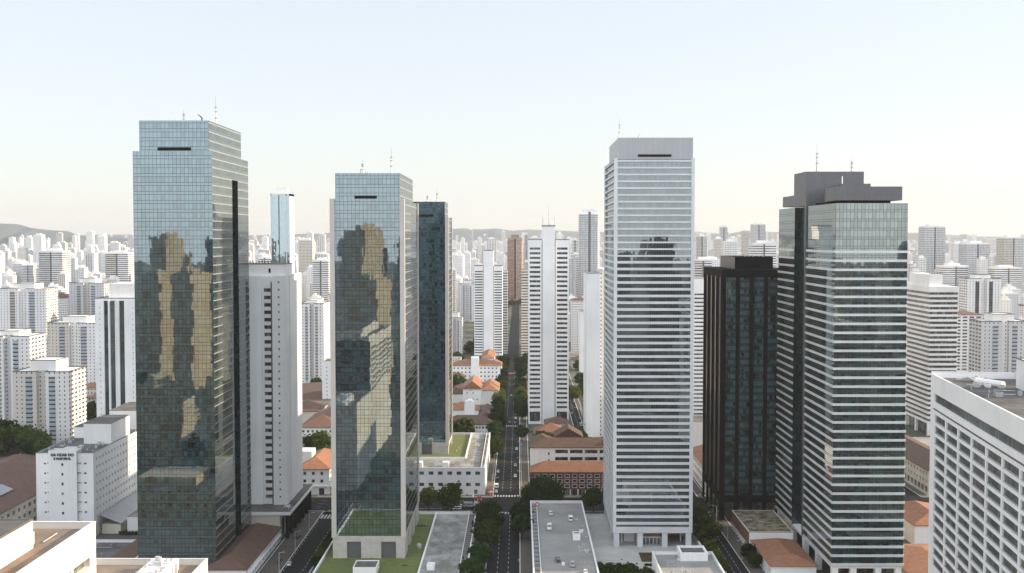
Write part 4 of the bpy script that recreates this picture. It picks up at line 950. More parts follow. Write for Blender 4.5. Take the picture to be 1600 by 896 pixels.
m = MB(); m.box(3, 3.6, b - 12, b - .6, ztop, ztop + 2.5); m.box(0, 1.4, b - 16, b - 14, ztop, ztop + 1.4); m.build('roof_rail', 'copwhite', NB)

# ------------------------------------------------------------------ white slab tower on podium (left of centre)
B1 = thing('slab_tower', 'white slab tower with a ladder of dark windows rising from a raised podium', 'apartment tower', (-126, 566.5, 0)); occupy(-150, -107, 532, 596, 1)
Lx, Ly = -126, 566.5
mb = MB()
# front right wing with dot windows
w0 = xat(424, 547) - Lx; w1 = -111 - Lx
fr = ((w0, -19.5), (1, 0), w1 - w0); ops = [((w1 - w0) * .42, (w1 - w0) * .42 + .75, z, z + .9) for z in [16.5 + 3.55 * k for k in range(30)]]
wall_face(mb, fr, 13, 123, ops, .3); it = [(fr, o, .3) for o in ops]
mb.wall(w1, -19.5, w1, -12, 13, 123); mb.wall(w1, -12, w1 - 1.2, -12, 13, 123); mb.wall(w1 - 1.2, -12, w1 - 1.2, -9.5, 13, 123); mb.wall(w1 - 1.2, -9.5, w1, -9.5, 13, 123); mb.wall(w1, -9.5, w1, 19.5, 13, 123.4)
mb.wall(w1, 19.5, -22, 19.5, 13, 123); mb.wall(-22, 19.5, -22, -19.5, 13, 123)
# recessed bay
r0 = xat(409, 550) - Lx; fr2 = ((r0, -17.5), (1, 0), w0 - r0); W2 = w0 - r0
ops2 = [(.9, W2 - .05, z, z + 1.75) for z in [15.8 + 3.55 * k for k in range(29)]]
wall_face(mb, fr2, 13, 122.6, ops2, .9); mb.wall(w0, -17.5, w0, -19.5, 13, 123)
fr3 = ((-22, -18.6), (1, 0), r0 + 22); ops3 = [(u, u + .9, z, z + 1.1) for u in (2, 8, 12.2) for z in [16.2 + 3.55 * k for k in range(30)] if u < r0 + 21]
wall_face(mb, fr3, 13, 122.8, ops3, .4); mb.wall(r0, -18.6, r0, -17.5, 13, 122.8)
mb.poly([(-22, -18.6, 122.6), (r0, -18.6, 122.6), (r0, -17.5, 122.6), (w0, -17.5, 122.6), (w0, -19.5, 122.6), (w1, -19.5, 122.6), (w1, 19.5, 122.6), (-22, 19.5, 122.6)], 0)
mb.build('wall', 'white', B1)
add_windows(B1, [(fr2, o, .9) for o in ops2], 'window', 'winblack', 40); add_windows(B1, it, 'porthole_window', 'win', 40); add_windows(B1, [(fr3, o, .4) for o in ops3], 'side_window', 'win', 96)
m = MB(); m.box(w0 - .9, w0 - .02, -18.3, -17.52, 13, 120); m.build('drain_shaft', 'coping', B1)
p = pw(B1, -140, xat(446, 552), 551, 571, 122.6, 128.3); m = MB(); m.box(-120 - Lx, -119 - Lx, -15.62, -15.4, 124.3, 126.3); m.build('door', 'black', p)
m = MB()
for i in range(9): x = -134 - Lx + i * 1.5; m.tube((x, 0, 128.3), (x, 0, 129.4 + .3 * (i % 3)), .35)
m.build('roof_tank', 'bronze', B1)
m = MB(); m.box(-150 - Lx, -106.8 - Lx, -34, 28.5, 11.5, 13); m.build('podium_slab', 'white', B1)
m = MB(); m.box(-149.7 - Lx, -107.1 - Lx, -33.7, 28.2, 13, 13.06); m.build('podium_roof', 'roofgrey', B1)
m = MB(); m.box(-150 - Lx, -112 - Lx, -33, 27, 0, 11.5); m.build('podium_hall', 'cream', B1)
for i in range(7): m = MB(); y = -32 + i * 9.6; m.box(-109.6 - Lx, -108 - Lx, y, y + 1.4, 0, 11.5); m.build('column', 'black', B1)
for i in range(6): m = MB(); y = -29 + i * 9.6; m.box(-112.05 - Lx, -111.8 - Lx, y, y + 6, .5, 9); m.build('shopfront', 'winblack', B1)
fl = building('arcade_house', 'low white arcaded house with brown hip roof below the slab tower podium', 'house', -128, -111, 462, 530, 0, 6.2, 'white', {'right': grid_open(68, 3.7, 6, 14, 1, 1.4, 1.5) + grid_open(68, .3, 3.2, 9, 1, 4.4, 2.6)}, .7, 'winblack', 'hip', 'tileb', rh=4.2)
m = MB(); m.box(8.52, 9.3, -33, 33, 3.3, 3.6); m.build('cornice', 'white', fl)

# ------------------------------------------------------------------ centre white tower with bands
def core_tower(label, xl, xr, cl, cr, Y, D, ytop, ycore, nb, base=9, side='left', wallm='white', bandm='winblack', mast=False, ww=.78):
    x0, x1 = xat(xl, Y), xat(xr, Y); c0, c1 = xat(cl, Y), xat(cr, Y); zt = zat(ytop, Y); zc = zat(ycore, Y)
    r = thing('core_tower', label, 'apartment tower', ((x0 + x1) / 2, Y + D / 2, 0)); occupy(x0, x1, Y, Y + D, 2); ox, oy = r.location.x, r.location.y
    for a_, b_ in ((x0, c0), (c1, x1)):
        W = b_ - a_; fr = ((a_ - ox, -D / 2), (1, 0), W); ph_ = (zt - 5 - base) / nb
        g0 = W * (1 - ww) / 2
        ops = [(g0, W - g0, base + ph_ * k + ph_ * .3, base + ph_ * k + ph_ * .78) for k in range(nb)]
        if base > 6: ops.insert(0, (g0, W - g0, 2, base - 1.5))
        mb = MB(); wall_face(mb, fr, 0, zt, ops, .9)
        mb.wall(b_ - ox, -D / 2, b_ - ox, D / 2, 0, zt); mb.wall(b_ - ox, D / 2, a_ - ox, D / 2, 0, zt)
        sfr = ((a_ - ox, D / 2), (0, -1), D); sops = [(D * .15, D * .85, o[2], o[3]) for o in ops[1:]] if a_ == x0 else []
        if a_ == x0 and side == 'left': wall_face(mb, sfr, 0, zt, sops, .6)
        else: mb.wall(a_ - ox, D / 2, a_ - ox, -D / 2, 0, zt)
        mb.poly([(a_ - ox, -D / 2, zt - .8), (b_ - ox, -D / 2, zt - .8), (b_ - ox, D / 2, zt - .8), (a_ - ox, D / 2, zt - .8)])
        mb.build('wing', wallm, r)
        c = MB(); c.ring(a_ - ox - .15, b_ - ox + .15, -D / 2 - .15, D / 2 + .15, .7, zt, zt + .5); c.build('coping', 'coping', r)
        add_windows(r, [(fr, o, .9) for o in ops], 'window_band', bandm, 48)
        if a_ == x0 and side == 'left': add_windows(r, [(sfr, o, .6) for o in sops], 'side_band', bandm, 0)
    mb = MB(); mb.box(c0 - ox + .5, c1 - ox - .5, -D / 2 - 1.0, D / 2 - 3, 0, zc); mb.build('core', wallm, r)
    for xx in (c0, c1 - .5): m = MB(); m.box(xx - ox, xx - ox + .5, -D / 2 - .1, -D / 2 + 3, 0, zt - 5); m.build('gap_shade_strip', 'coping', r)  # solid dark strip stands in for the shade inside the gap
    c = MB(); c.ring(c0 - ox + .3, c1 - ox - .3, -D / 2 - 1.2, D / 2 - 2.8, .7, zc, zc + .7); c.build('coping', 'coping', r)
    m = MB(); m.box(c0 - ox + 1.1, c1 - ox - 1.1, -D / 2, D / 2 - 4, zc, zc + .2); m.build('roof', 'roofgrey', r)
    m = MB()
    for k in range(5): x = c0 - ox + 2 + k * (c1 - c0 - 4) / 4; m.tube((x, 0, zc + .2), (x, 0, zc + 1.3 + .4 * (k % 2)), .5)
    m.build('roof_vent', 'equip', r)
    if mast:
        for xx, h in ((c0 + .8, 8), (c1 - .8, 8.5), ((c0 + c1) / 2, 17)): antenna(r, xx, Y + 3, zc + .5, h, .13)
    return r
core_tower('tall white tower with blank central core and dark window bands in the centre', 825.5, 889, 846.5, 868, 868, 22, 375, 354, 35, 11, mast=True)
core_tower('white tower with grey banded wings left of the avenue', 741, 785, 755, 771.5, 1315, 26, 416, 392, 32, 8, bandm='winteal', ww=.9)

# brown tower closing the avenue
YB = 2643; r = thing('brown_tower', 'tall brown banded tower closing the end of the avenue', 'apartment tower', (-9, YB + 16, 0)); occupy(-28, 10, YB, YB + 32, 3)
for s in (-1, 1):
    m = MB(); p = [(s * 1.6, -16), (s * 15, -16), (s * 18, -12), (s * 18, 16), (s * 1.6, 16)]
    if s < 0: p = p[::-1]
    m.prism(p, 0, 137); m.build('wing', 'fbrown', r)
m = MB(); m.box(-1.6, 1.6, -14, 12, 0, 139); m.build('dark_slot', 'black', r)
m = MB(); m.prism([(-17, -13), (17, -13), (17, 13), (-17, 13)], 137.1, 141); m.box(-9, 9, -9, 9, 141, 148.5); m.build('penthouse', pbr('brown_concrete', (.30, .22, .17)), r)
m = MB()
for k in range(6): m.box(-8 + k * 3, -7 + k * 3, -9.3, -9, 143, 147); 
m.build('penthouse_fin', 'bronze', r)

# ------------------------------------------------------------------ other distinct mid-distance towers
def slim_tower():
    Y = 1500; x0, x1 = xat(423, Y), xat(453, Y); cx = (x0 + x1) / 2; r = thing('slim_glass_tower', 'slender blue glass tower with white edges standing alone above the skyline', 'tower', (cx, Y + 15, 0)); occupy(x0, x1, Y, Y + 30, 3)
    a = (x1 - x0) / 2; zt = zat(303, Y)
    m = MB(); m.box(-a + .6, a - 4.2, -14.5, 15, 0, zt - 3); m.build('curtain_wall', 'glassslim', r)
    m = MB(); m.box(a - 4.2, a - .5, -14.2, 14.6, 0, zt - 3); m.build('side_glass', 'glassslim', r)
    for x in (-a, -2.2, a - 5, a - .9): m = MB(); m.box(x, x + (.9 if x != -2.2 else 1.0), -15, 15 if x != -2.2 else -14, 0, zt - (0 if x != -2.2 else 2)); m.build('edge_fin', 'metalwhite' if x != -2.2 else 'black', r)
    m = MB(); m.box(-a, a, -15, 15, zt - 3, zt); m.build('roof_band', 'metalwhite', r)
    m = MB(); m.box(-a * .5, a * .62, -9, 9, zt, zt + 6.5); m.build('penthouse', 'white', r)
    m = MB()
    for k in range(6): m.tube((-5 + k * 2.4, -5, zt + 6.5), (-5 + k * 2.4, -5, zt + 8.6 + (k % 2)), .25)
    m.build('aerial_cluster', 'steel', r)
slim_tower()
# tall ribbed tower right of centre
Y = 1950; x0, x1 = xat(905, Y), xat(937, Y); cx = (x0 + x1) / 2; zt = zat(335, Y); r = thing('ribbed_tower', 'very tall grey ribbed tower with chamfered corners left of the banded tower', 'apartment tower', (cx, Y + 16, 0)); occupy(x0, x1, Y, Y + 32, 3); a = (x1 - x0) / 2
for s in (-1, 1):
    m = MB(); p = [(s * 2, -15), (s * (a - 3.5), -15), (s * a, -11), (s * a, 14), (s * 2, 14)]
    if s < 0: p = p[::-1]
    m.prism(p, 0, zt, 0, 1); m.build('wing', ['fgrey', 'white'], r)
m = MB(); m.box(-2, 2, -13.5, 13, 0, zt + 4); m.build('dark_slot', 'darkmetal', r)
m = MB(); m.prism([(-a + 5, -12), (a - 5, -12), (a - 5, 11), (-a + 5, 11)], zt, zt + 6.5); m.build('penthouse', 'white', r)
m = MB()
for k in range(7): m.box(-a + 6 + k * 3, -a + 7.6 + k * 3, -11, -9.5, zt + 6.5, zt + 8)
m.build('roof_vent', 'equip', r)
# striped tower at right
Y = 816; x0, x1 = xat(1452, Y), xat(1497, Y); D = 52
r = thing('striped_tower', 'white office tower with continuous dark brown window bands right of dark crowned tower', 'office tower', ((x0 + x1) / 2, Y + D / 2, 0)); occupy(x0, x1, Y, Y + D, 2); a, b = (x1 - x0) / 2, D / 2; zt = zat(448, Y)
m = MB(); m.box(-a + .6, a - .6, -b + .6, b - .6, 9, zt - .3); m.build('glass_core', 'bandglass', r)
z = 9; n = 27; ph_ = (zt - 4 - 9) / n
for i in range(n):
    m = MB(); m.ring(-a, a, -b, b, .7, z + i * ph_, z + i * ph_ + ph_ * .47); m.build('white_band', 'white2', r)
m = MB(); m.box(-a - .05, a + .05, -b - .05, b + .05, zt - 4, zt); m.build('top_wall', 'white2', r)
for sx in (-1, 1):
    for sy in (-1, 0, 1): m = MB(); m.box(sx * (a - .9) - .9, sx * (a - .9) + .9, sy * (b - 1) - .9, sy * (b - 1) + .9, 0, 9); m.build('column', 'white', r)
m = MB(); m.box(-a + 3, a - 1, -b + 3, b - 3, 0, 9); m.build('lobby', 'winblack', r)
m = MB(); m.box(-a + 1, a - 10, -b + 4, b - 6, zt, zt + 8.5); m.build('penthouse', 'white2', r)
m = MB()
for k in range(9): m.tube((-a + 2 + k * 1.1, -b + 6, zt + 8.5), (-a + 2 + k * 1.1, -b + 6, zt + 9.6), .3)
m.build('roof_vent', 'bronze', r)
# white banded slab behind the black tower
Y = 857; building('banded_slab', 'white slab with dark window bands between banded tower and black tower', 'apartment tower', xat(1083, Y), xat(1128, Y), Y, Y + 26, 0, zat(437, Y), 'white',
    {'front': [(1, 20.6, z, z + 1.2) for z in [9 + 2.98 * k for k in range(31)]], 'left': [(2, 24, z, z + 1.2) for z in [9 + 2.98 * k for k in range(31)]]}, .5, 'winblack', par=.6, wname='window_band', limit=31)

# generic composed towers: twin wings, recessed core, strips --------------------------------
AUTO = []
def twin(label, x0, x1, Y, D, zt, zp, group=None, rz=0, name='twin_tower', front='fstrip', small=True, sideops=True, z0=0, tree=True, auto=None, occ=True, wallm='white2'):
    W = x1 - x0; r = thing(name, label, 'apartment tower', ((x0 + x1) / 2, Y + D / 2, 0), rz, group)
    if occ: occupy(x0, x1, Y, Y + D, 2)
    a, b = W / 2, D / 2; ww = W * .42
    for s in (-1, 1):
        xa, xb = (-a, -a + ww) if s < 0 else (a - ww, a)
        m = MB(); m.wall(xa, -b, xb, -b, 0, zt, 1); m.wall(xb, -b, xb, b, 0, zt, 2 if s > 0 else 1); m.wall(xb, b, xa, b, 0, zt, 2); m.wall(xa, b, xa, -b, 0, zt, 2 if s < 0 else 1)
        m.poly([(xa, -b, zt), (xb, -b, zt), (xb, b, zt), (xa, b, zt)], 0); m.build('wing', [wallm, 'fpunch' if small else wallm, 'fbalc' if sideops else wallm], r)
        c = MB(); c.ring(xa - .1, xb + .1, -b - .1, b + .1, .5, zt, zt + .7); c.build('coping', 'coping', r)
        xm = xa + ww * (.62 if s > 0 else .38) - (ww * .30 if s > 0 else 0) if False else (xa + ww * .55 if s < 0 else xa + ww * .15)
        m = MB(); m.box(xm, xm + ww * .26, -b - .35, -b + .2, 2, zt - 3); m.build('window_strip', front, r)
    m = MB(); m.box(-a + ww + .02, a - ww - .02, -b + 3.5, b - 2, 0, zt + 1); m.build('core', ['fpunch'], r)
    m = MB(); m.box(-a * .45, a * .45, -b + 4, b - 5, zt + .02, zp); p = m.build('penthouse', wallm, r)
    m = MB(); m.ring(-a * .45 - .1, a * .45 + .1, -b + 3.9, b - 4.9, .6, zp, zp + .5); m.build('coping', 'coping', p)
    return r
def px_twin(label, xl, xr, ytop, yp, yfoot, D=26, **k):
    Y = H * F / (yfoot - HY); return twin(label, xat(xl, Y), xat(xr, Y), Y, D, zat(ytop, Y), zat(yp, Y), **k)
px_twin('white twin-winged tower with small windows, trees at its foot, left of the glass tower', 14, 103, 583, 566, 700, 31)
px_twin('white tower with slotted side wall cut by the left edge', -30, 42, 527, 519, 668, 30)
px_twin('white H-shaped tower half hidden by the dark-striped white tower at left', 70, 152, 506, 496, 612, 30)
px_twin('wide white twin tower with shaded strips near the left edge', -5, 69, 452, 444, 570, 34)
px_twin('white twin tower with sunlit side wall between two taller left slabs', 105, 160, 443, 436, 556, 30)
px_twin('white H-shaped tower with tiny windows right of the slab tower', 467, 505, 475, 470, 600, 36, sideops=False)
px_twin('white twin tower with grey strips above the near balcony block', 1534, 1608, 503, 492, 650, 26)
px_twin('white tower with vertical slats behind the striped tower', 1511, 1563, 436, 430, 566, 26, front='fstripd')
px_twin('white tower pair left of the two white centre towers, small windows', 717, 743, 444, 439, 503, 34, sideops=False)
px_twin('white tower with small windows beside the lower left of banded centre tower', 701, 722, 497, 489, 556, 26, sideops=False)
# dark striped white tower (left of tower 1)
Y = 752; x0, x1 = xat(146, Y), xat(213, Y); zt = zat(467, Y); r = thing('striped_glass_tower', 'white tower with three tall dark glass strips beside tallest glass tower', 'office tower', ((x0 + x1) / 2, Y + 14, 0)); occupy(x0, x1, Y, Y + 28, 2); a = (x1 - x0) / 2
W = 2 * a; fr = ((-a, -14), (1, 0), W); ops = [(W * f0, W * f1, 3, zt - 1.5) for f0, f1 in ((.20, .30), (.345, .46), (.56, .68))]
dots = [(W * u, W * u + .7, z, z + .8) for u in (.09, .86) for z in [6 + 3.7 * k for k in range(int((zt - 8) / 3.7))]]
mb = MB(); wall_face(mb, fr, 0, zt, ops + dots, .9); mb.wall(a, -14, a, 14, 0, zt); mb.wall(a, 14, -a, 14, 0, zt); mb.wall(-a, 14, -a, -14, 0, zt); mb.poly([(-a, -14, zt - .6), (a, -14, zt - .6), (a, 14, zt - .6), (-a, 14, zt - .6)]); mb.build('wall', 'white', r)
for o in ops: m = MB(); window_box(m, fr, o, .9); m.build('glass_strip', 'glassT2', r)
for f_ in (.305, .325, .475, .50, .52): m = MB(); m.box(-a + W * f_, -a + W * f_ + .5, -14.5, -14, 2, zt - 1); m.build('white_fin', 'white', r)
add_windows(r, [(fr, o, .9) for o in dots], 'window', 'win', 60)
m = MB(); m.box(-a + W * .27, -a + W * .9, -8, 12, zt - .6, zat(444, Y)); m.build('penthouse', 'white2', r); c = MB(); c.ring(-a - .1, a + .1, -14.1, 14.1, .6, zt, zt + .5); c.build('coping', 'coping', r)
# narrow dotted white tower next to tower 2
Y = 906; building('narrow_tower', 'narrow white tower with one column of dot windows left of lawn glass tower', 'apartment tower', xat(502, Y), xat(526, Y), Y, Y + 20, 0, zat(566, Y), 'white', {'front': [(u, u + .8, z, z + .9) for u in (3.2, 8) for z in [4 + 3.1 * k for k in range(12)]]}, .4, 'win', par=.5)
# plain slabs right of centre
Y = 811; x0, x1 = xat(917, Y), xat(938, Y); zt = zat(429, Y)
r = building('blank_slab', 'tall blank white slab tower with curved top between centre tower and banded tower', 'apartment tower', x0, x1, Y, Y + 40, 0, zt, 'white', {'front': []}, .4, 'win', par=.6)
m = MB(); m.box((x1 - x0) / 2 + .02, (x1 - x0) / 2 + 5, -18, 20, 0, zat(421, Y)); m.build('wing', 'fpunch', r)
Y = 1118; building('narrow_tower', 'low narrow white tower left of the tall blank slab', 'apartment tower', xat(907, Y), xat(918, Y), Y, Y + 24, 0, zat(488, Y), 'white', {'left': grid_open(24, 3, 66, 6, 20, 1.2, 1.2)}, .3, 'win', par=.5, limit=20)
Y = 1372; building('corner_tower', 'white tower with brown tiled top storey, far right of the centre tower', 'apartment tower', xat(893, Y), xat(922, Y), Y, Y + 30, 0, zat(470, Y), 'fgrid', {}, roof='hip', roofmat='tileb', rh=3)
Y = 1340; building('banded_slab', 'white banded slab right of the avenue partly behind the centre tower', 'apartment tower', xat(814.5, Y), xat(842, Y), Y, Y + 28, 0, zat(423, Y), 'fband', {}, par=.8)
Y = 1400; building('banded_slab', 'white banded slab peeping out left of the avenue', 'apartment tower', xat(772, Y), xat(793, Y), Y, Y + 28, 0, zat(425, Y), 'fband', {}, par=.8)
Y = 1060; building('terrace_block', 'white terraced apartment block with balconies right of the striped tower', 'apartment block', xat(1490, Y), xat(1536, Y), Y, Y + 30, 0, zat(492, Y), 'fbalc', {}, roof='hip', roofmat='tileb', rh=3)
Y = 1500; building('cream_block', 'cream block with brown tiled roof between white towers at left', 'apartment block', xat(68, Y), xat(101, Y), Y, Y + 40, 0, zat(466, Y), 'fgrid', {}, roof='hip', roofmat='tileb', rh=5)
Y = 1500; building('cream_block', 'cream block with brown tiled roof at the right edge', 'apartment block', xat(1552, Y), xat(1606, Y), Y, Y + 40, 0, zat(478, Y), 'fgrid', {}, roof='hip', roofmat='tileb', rh=5)
# tall far towers, each read off the photograph (xl, xr, ytop, Y, kind, label)
def slab(label, xl, xr, ytop, Y, kind='band', D=None, name='slab_tower', group=None, cap=5):
    x0, x1 = xat(xl, Y), xat(xr, Y); D = D or (x1 - x0) * .9; zt = zat(ytop, Y); r = thing(name, label, 'apartment tower', ((x0 + x1) / 2, Y + D / 2, 0), 0, group); occupy(x0, x1, Y, Y + D, 4)
    a, b = (x1 - x0) / 2, D / 2; fm = {'band': 'fband', 'grid': 'fgrid', 'punch': 'fpunch', 'grey': 'fgrey', 'balc': 'fbalc'}[kind]
    if kind in ('band', 'grey'):
        for s in (-1, 1): m = MB(); xa, xb = sorted((s * a, s * 1.2)); m.box(xa, xb, -b, b, 0, zt - cap, 0, 1); m.build('wing', [fm, 'white2'], r)
        m = MB(); m.box(-1.2, 1.2, -b + 1, b - 1, 0, zt - cap + 1); m.build('dark_slot', 'darkmetal', r)
    else: m = MB(); m.box(-a, a, -b, b, 0, zt - cap, 0, 1); m.build('wall', [fm, 'white2'], r)
    m = MB(); m.box(-a * .98, a * .98, -b * .98, b * .98, zt - cap, zt - cap * .6); m.build('top_wall', 'white2', r)
    m = MB(); m.box(-a * .5, a * .5, -b * .5, b * .5, zt - cap * .6, zt); m.build('penthouse', 'white2', r)
    return r
for t in (('ribbed white tower with dark centre slot, left of the dark-striped tower', 59, 96, 389, 1750, 'band'), ('banded tower left of the tallest glass tower, low on the skyline', 163, 199, 392, 1850, 'band'), ('banded tower touching the left edge of tallest glass tower', 198, 222, 389, 1900, 'band'),
          ('banded tower with light side wall between slab tower and lawn tower', 488, 513, 403, 1700, 'band'), ('plain grey tower left of the banded tower near lawn tower', 466, 488, 372, 2300, 'grid'),
          ('tall plain tower highest on the skyline beside the left hills', 50, 64, 365, 2800, 'punch'), ('slim sunlit tower second highest near the left hills', 152, 163, 367, 3000, 'punch'),
          ('tall grey tower with stepped crown right of dark crowned tower', 1443, 1475, 351, 2000, 'grey'), ('wide grey tower with roof lattice at right', 1508, 1544, 377, 1900, 'grey'), ('broad grey tower near right edge of the skyline', 1566, 1597, 368, 2100, 'grey'),
          ('white slab tower with pale bands behind balcony block', 1473, 1512, 412, 1750, 'band'), ('banded white tower at the right edge, mid distance', 1553, 1596, 415, 1800, 'band'),
          ('tall grey tower highest above the black tower', 1175, 1195, 348, 2500, 'grey'), ('slender grey tower with sloped top above the black tower', 1125, 1136, 352, 2600, 'grey'), ('round topped pale tower left of the slender grey tower', 1116, 1129, 370, 2300, 'grid'),
          ('dark grey slab just right of the banded tower on the skyline', 1089, 1104, 366, 2400, 'grey'), ('slender pale tower with dome above the black tower', 1159, 1170, 358, 2600, 'grid'), ('white banded tower just left of dark crowned tower', 1175, 1212, 376, 1500, 'band'),
          ('white tower with roof drum above the black tower', 1131, 1153, 374, 1900, 'grid'), ('small banded tower behind left end of black tower', 1086, 1112, 402, 1500, 'band'),
          ('slender dark tower right of the brown tower', 819, 825, 364, 3200, 'grey'), ('pale rounded tower left of the brown tower', 761, 775, 371, 2800, 'balc'), ('pale tower with dome left of brown tower', 780, 787, 378, 3000, 'punch'), ('slim cylindrical pale tower near left side of centre skyline', 720, 726, 371, 3000, 'punch'),
          ('slim pale tower between two centre skyline groups', 746, 752, 370, 3100, 'punch'), ('pale tower with rounded crown right of the white centre tower', 885, 892, 370, 2800, 'punch'), ('small domed tower seen over right wing of the centre tower', 874, 881, 367, 3200, 'punch'), ('tan tower peeping above left wing of centre tower', 828, 843, 369, 2700, 'grid'),
          ('white tower with balconies left of the centre grey-winged tower', 703, 712, 417, 1500, 'grid'), ('tall far tower at left skyline, second from slab tower', 441, 452, 385, 3000, 'punch'), ('pale far tower next to the slim blue glass tower', 456, 466, 376, 2500, 'punch'), ('white tower with shaded bands just right of the ribbed grey tower', 894, 903, 372, 2500, 'band'),
          ('pale slab in the gap right of ribbed tower', 1198, 1210, 384, 2300, 'grid'), ('small pale tower at the far right horizon', 1488, 1503, 378, 2900, 'grid'), ('white low tower with bands over balcony block roof', 1430, 1445, 398, 2300, 'band')):
    slab(*t)
# ------------------------------------------------------------------ houses read off the photograph
def house(label, x0, x1, y0, y1, z, rh, wall='white2', roof='tile', ops=None, gable=False, dep=.35, win='winblack', name='tiled_house', cat='house', limit=60):
    return building(name, label, cat, x0, x1, y0, y1, 0, z, wall, ops or {}, dep, win, 'hip', roof, rh=rh, gable=gable, limit=limit)
def wing(root, x0, x1, y0, y1, z, rh, wall='white2', roof='tile', gable=False, name='wing'):
    L = root.location; a0, a1, b0, b1 = x0 - L.x, x1 - L.x, y0 - L.y, y1 - L.y
    m = MB(); m.box(a0, a1, b0, b1, 0, z)
    w_, d_ = a1 - a0, b1 - b0
    if gable:
        if w_ < d_:
            for yy in (b0, b1): m.poly([(a0, yy, z), (a1, yy, z), ((a0 + a1) / 2, yy, z + rh * .92)])
    ww = m.build(name, wall, root); r = MB(); hip(r, a0, a1, b0, b1, z + .3, rh, gable=gable, over=.5); r.build('roof', roof, ww); return ww
def vent(root, x, y, z0, z1, s=2): box_part(root, 'chimney', 'white2', x - s / 2, x + s / 2, y - s / 2, y + s / 2, z0, z1)
# red brick building
BR = house('red brick building with white framed windows and arcade facing the cross street', 6.5, 79, 626.5, 642, 12.6, 4.6, 'brick', 'tile',
    {'front': grid_open(72.5, 3.6, 12.2, 17, 3, 2.3, 1.5, 1.5) + [(1.6 + 4.2 * k, 4.9 + 4.2 * k, 0, 3.1) for k in range(17)]}, dep=.5)
m = MB()
for o in grid_open(72.5, 3.6, 12.2, 17, 3, 2.3, 1.5, 1.5):
    a_, b_, c_, e_ = o; X0 = -36.25; y_ = -7.75
    m.box(X0 + a_ - .22, X0 + b_ + .22, y_ - .1, y_ - .01, c_ - .22, c_); m.box(X0 + a_ - .22, X0 + b_ + .22, y_ - .1, y_ - .01, e_, e_ + .22)
    m.box(X0 + a_ - .22, X0 + a_, y_ - .1, y_ - .01, c_, e_); m.box(X0 + b_, X0 + b_ + .22, y_ - .1, y_ - .01, c_, e_)
m.build('window_frame', 'white', BR)
m = MB()
for k in range(18): m.box(-36.2 + 4.2 * k + .2, -36.2 + 4.2 * k + .9, -8.3, -7.78, 0, 3.4)
m.build('arcade_pillar', 'white', BR)
# white colonnade building behind it
WB = house('white building with balcony colonnade and brown tiled roof behind the red brick one', 7, 70, 664, 680, 19.4, 4.2, 'white', 'tileb',
    {'front': [(14 + 8.6 * k, 21.4 + 8.6 * k, z, z + 2.9) for k in range(5) for z in (15.2, 11, 6.8, 2.6)] + [(9.8, 10.8, z, z + 1.6) for z in (15, 11, 7)]}, dep=1.6)
m = MB()
for k in range(5):
    for z in (15.2, 11, 6.8, 2.6): m.box(-31.5 + 14.1 + 8.6 * k, -31.5 + 21.3 + 8.6 * k, -7.9, -7.75, z, z + .9)
m.build('balcony_rail', 'white', WB)
wing(WB, 7, 21, 680.5, 716, 16, 4, roof='tileb'); wg = wing(WB, 21.5, 38, 684, 702, 22, 5, roof='tileb', gable=True, name='gabled_wing'); box_part(WB, 'skylight', 'equip', 52, 56, 665, 672, 20.5, 23.6)
m = MB(); m.box(-8.5, -7.2, 11.85, 12, 0, 0)
# H1 H2 H3 left of the avenue
Y = 1113; h1 = house('white house with orange roof and square stair turret left of avenue', xat(704, Y), xat(781, Y), Y, Y + 26, 17, 5, 'white', 'tile', {'front': grid_open(xat(781, Y) - xat(704, Y), 1, 16.5, 12, 4, 1.4, 1.5, 1.5)})
box_part(h1, 'stair_turret', 'white', xat(736, Y), xat(748, Y), Y - 2, Y + 8, 0, zat(559, Y)); wing(h1, -31, xat(783, Y) , Y + 27, Y + 60, 14, 4)
Y = 968; h2 = house('white gabled house with orange roofs, two round windows under the gable', xat(723, Y), xat(752, Y), Y, Y + 46, 13.5, 6.5, 'white', 'tile', {'front': [(3, 3.9, 4, 5.3), (8, 8.9, 4, 5.3), (11.5, 12.4, 4, 5.3), (3, 3.9, 9.5, 10.8), (8, 8.9, 9.5, 10.8), (6.2, 7, 14.5, 15.2) if 0 else (6.0, 6.9, 12, 13)]}, gable=True)
wing(h2, xat(752, Y) + .1, xat(777, Y), Y + 1, Y + 20, 12, 5, gable=False); wing(h2, xat(752, Y) + .1, xat(779, Y), Y + 21, Y + 50, 12, 5); wing(h2, xat(696, Y), xat(723, Y) - .1, Y + 8, Y + 30, 8, 4, roof='tileb')
Y = 813; h3 = house('long white house with brown hip roof and white arched dormer block', xat(690, Y), xat(769, Y), Y, Y + 20, 8.6, 5, 'white', 'tileb', {'front': grid_open(xat(769, Y) - xat(690, Y), .8, 8.2, 15, 2, 1.5, 1.6, 1)})
wing(h3, xat(745, Y), xat(769, Y), Y + 21, Y + 75, 9, 4.5, roof='tileb'); wing(h3, xat(695, Y), xat(744, Y), Y + 45, Y + 62, 12, 5, roof='tile')
xc = xat(733, Y + 12); m = MB(); L = h3.location; m.box(xc - 3.6 - L.x, xc + 3.6 - L.x, 3, 12, 9, 21); 
for i in range(8):
    t0, t1 = math.pi * i / 8, math.pi * (i + 1) / 8; p0 = (xc - L.x + 3.6 * math.cos(t0), 21 + 3 * math.sin(t0)); p1 = (xc - L.x + 3.6 * math.cos(t1), 21 + 3 * math.sin(t1))
    m.quad((p0[0], 3, p0[1]), (p0[0], 12, p0[1]), (p1[0], 12, p1[1]), (p1[0], 3, p1[1])); m.poly([(p0[0], 3, p0[1]), (p1[0], 3, p1[1]), (xc - L.x, 3, 21)]); m.poly([(p1[0], 12, p1[1]), (p0[0], 12, p0[1]), (xc - L.x, 12, 21)])
m.build('arched_dormer', 'white', h3)
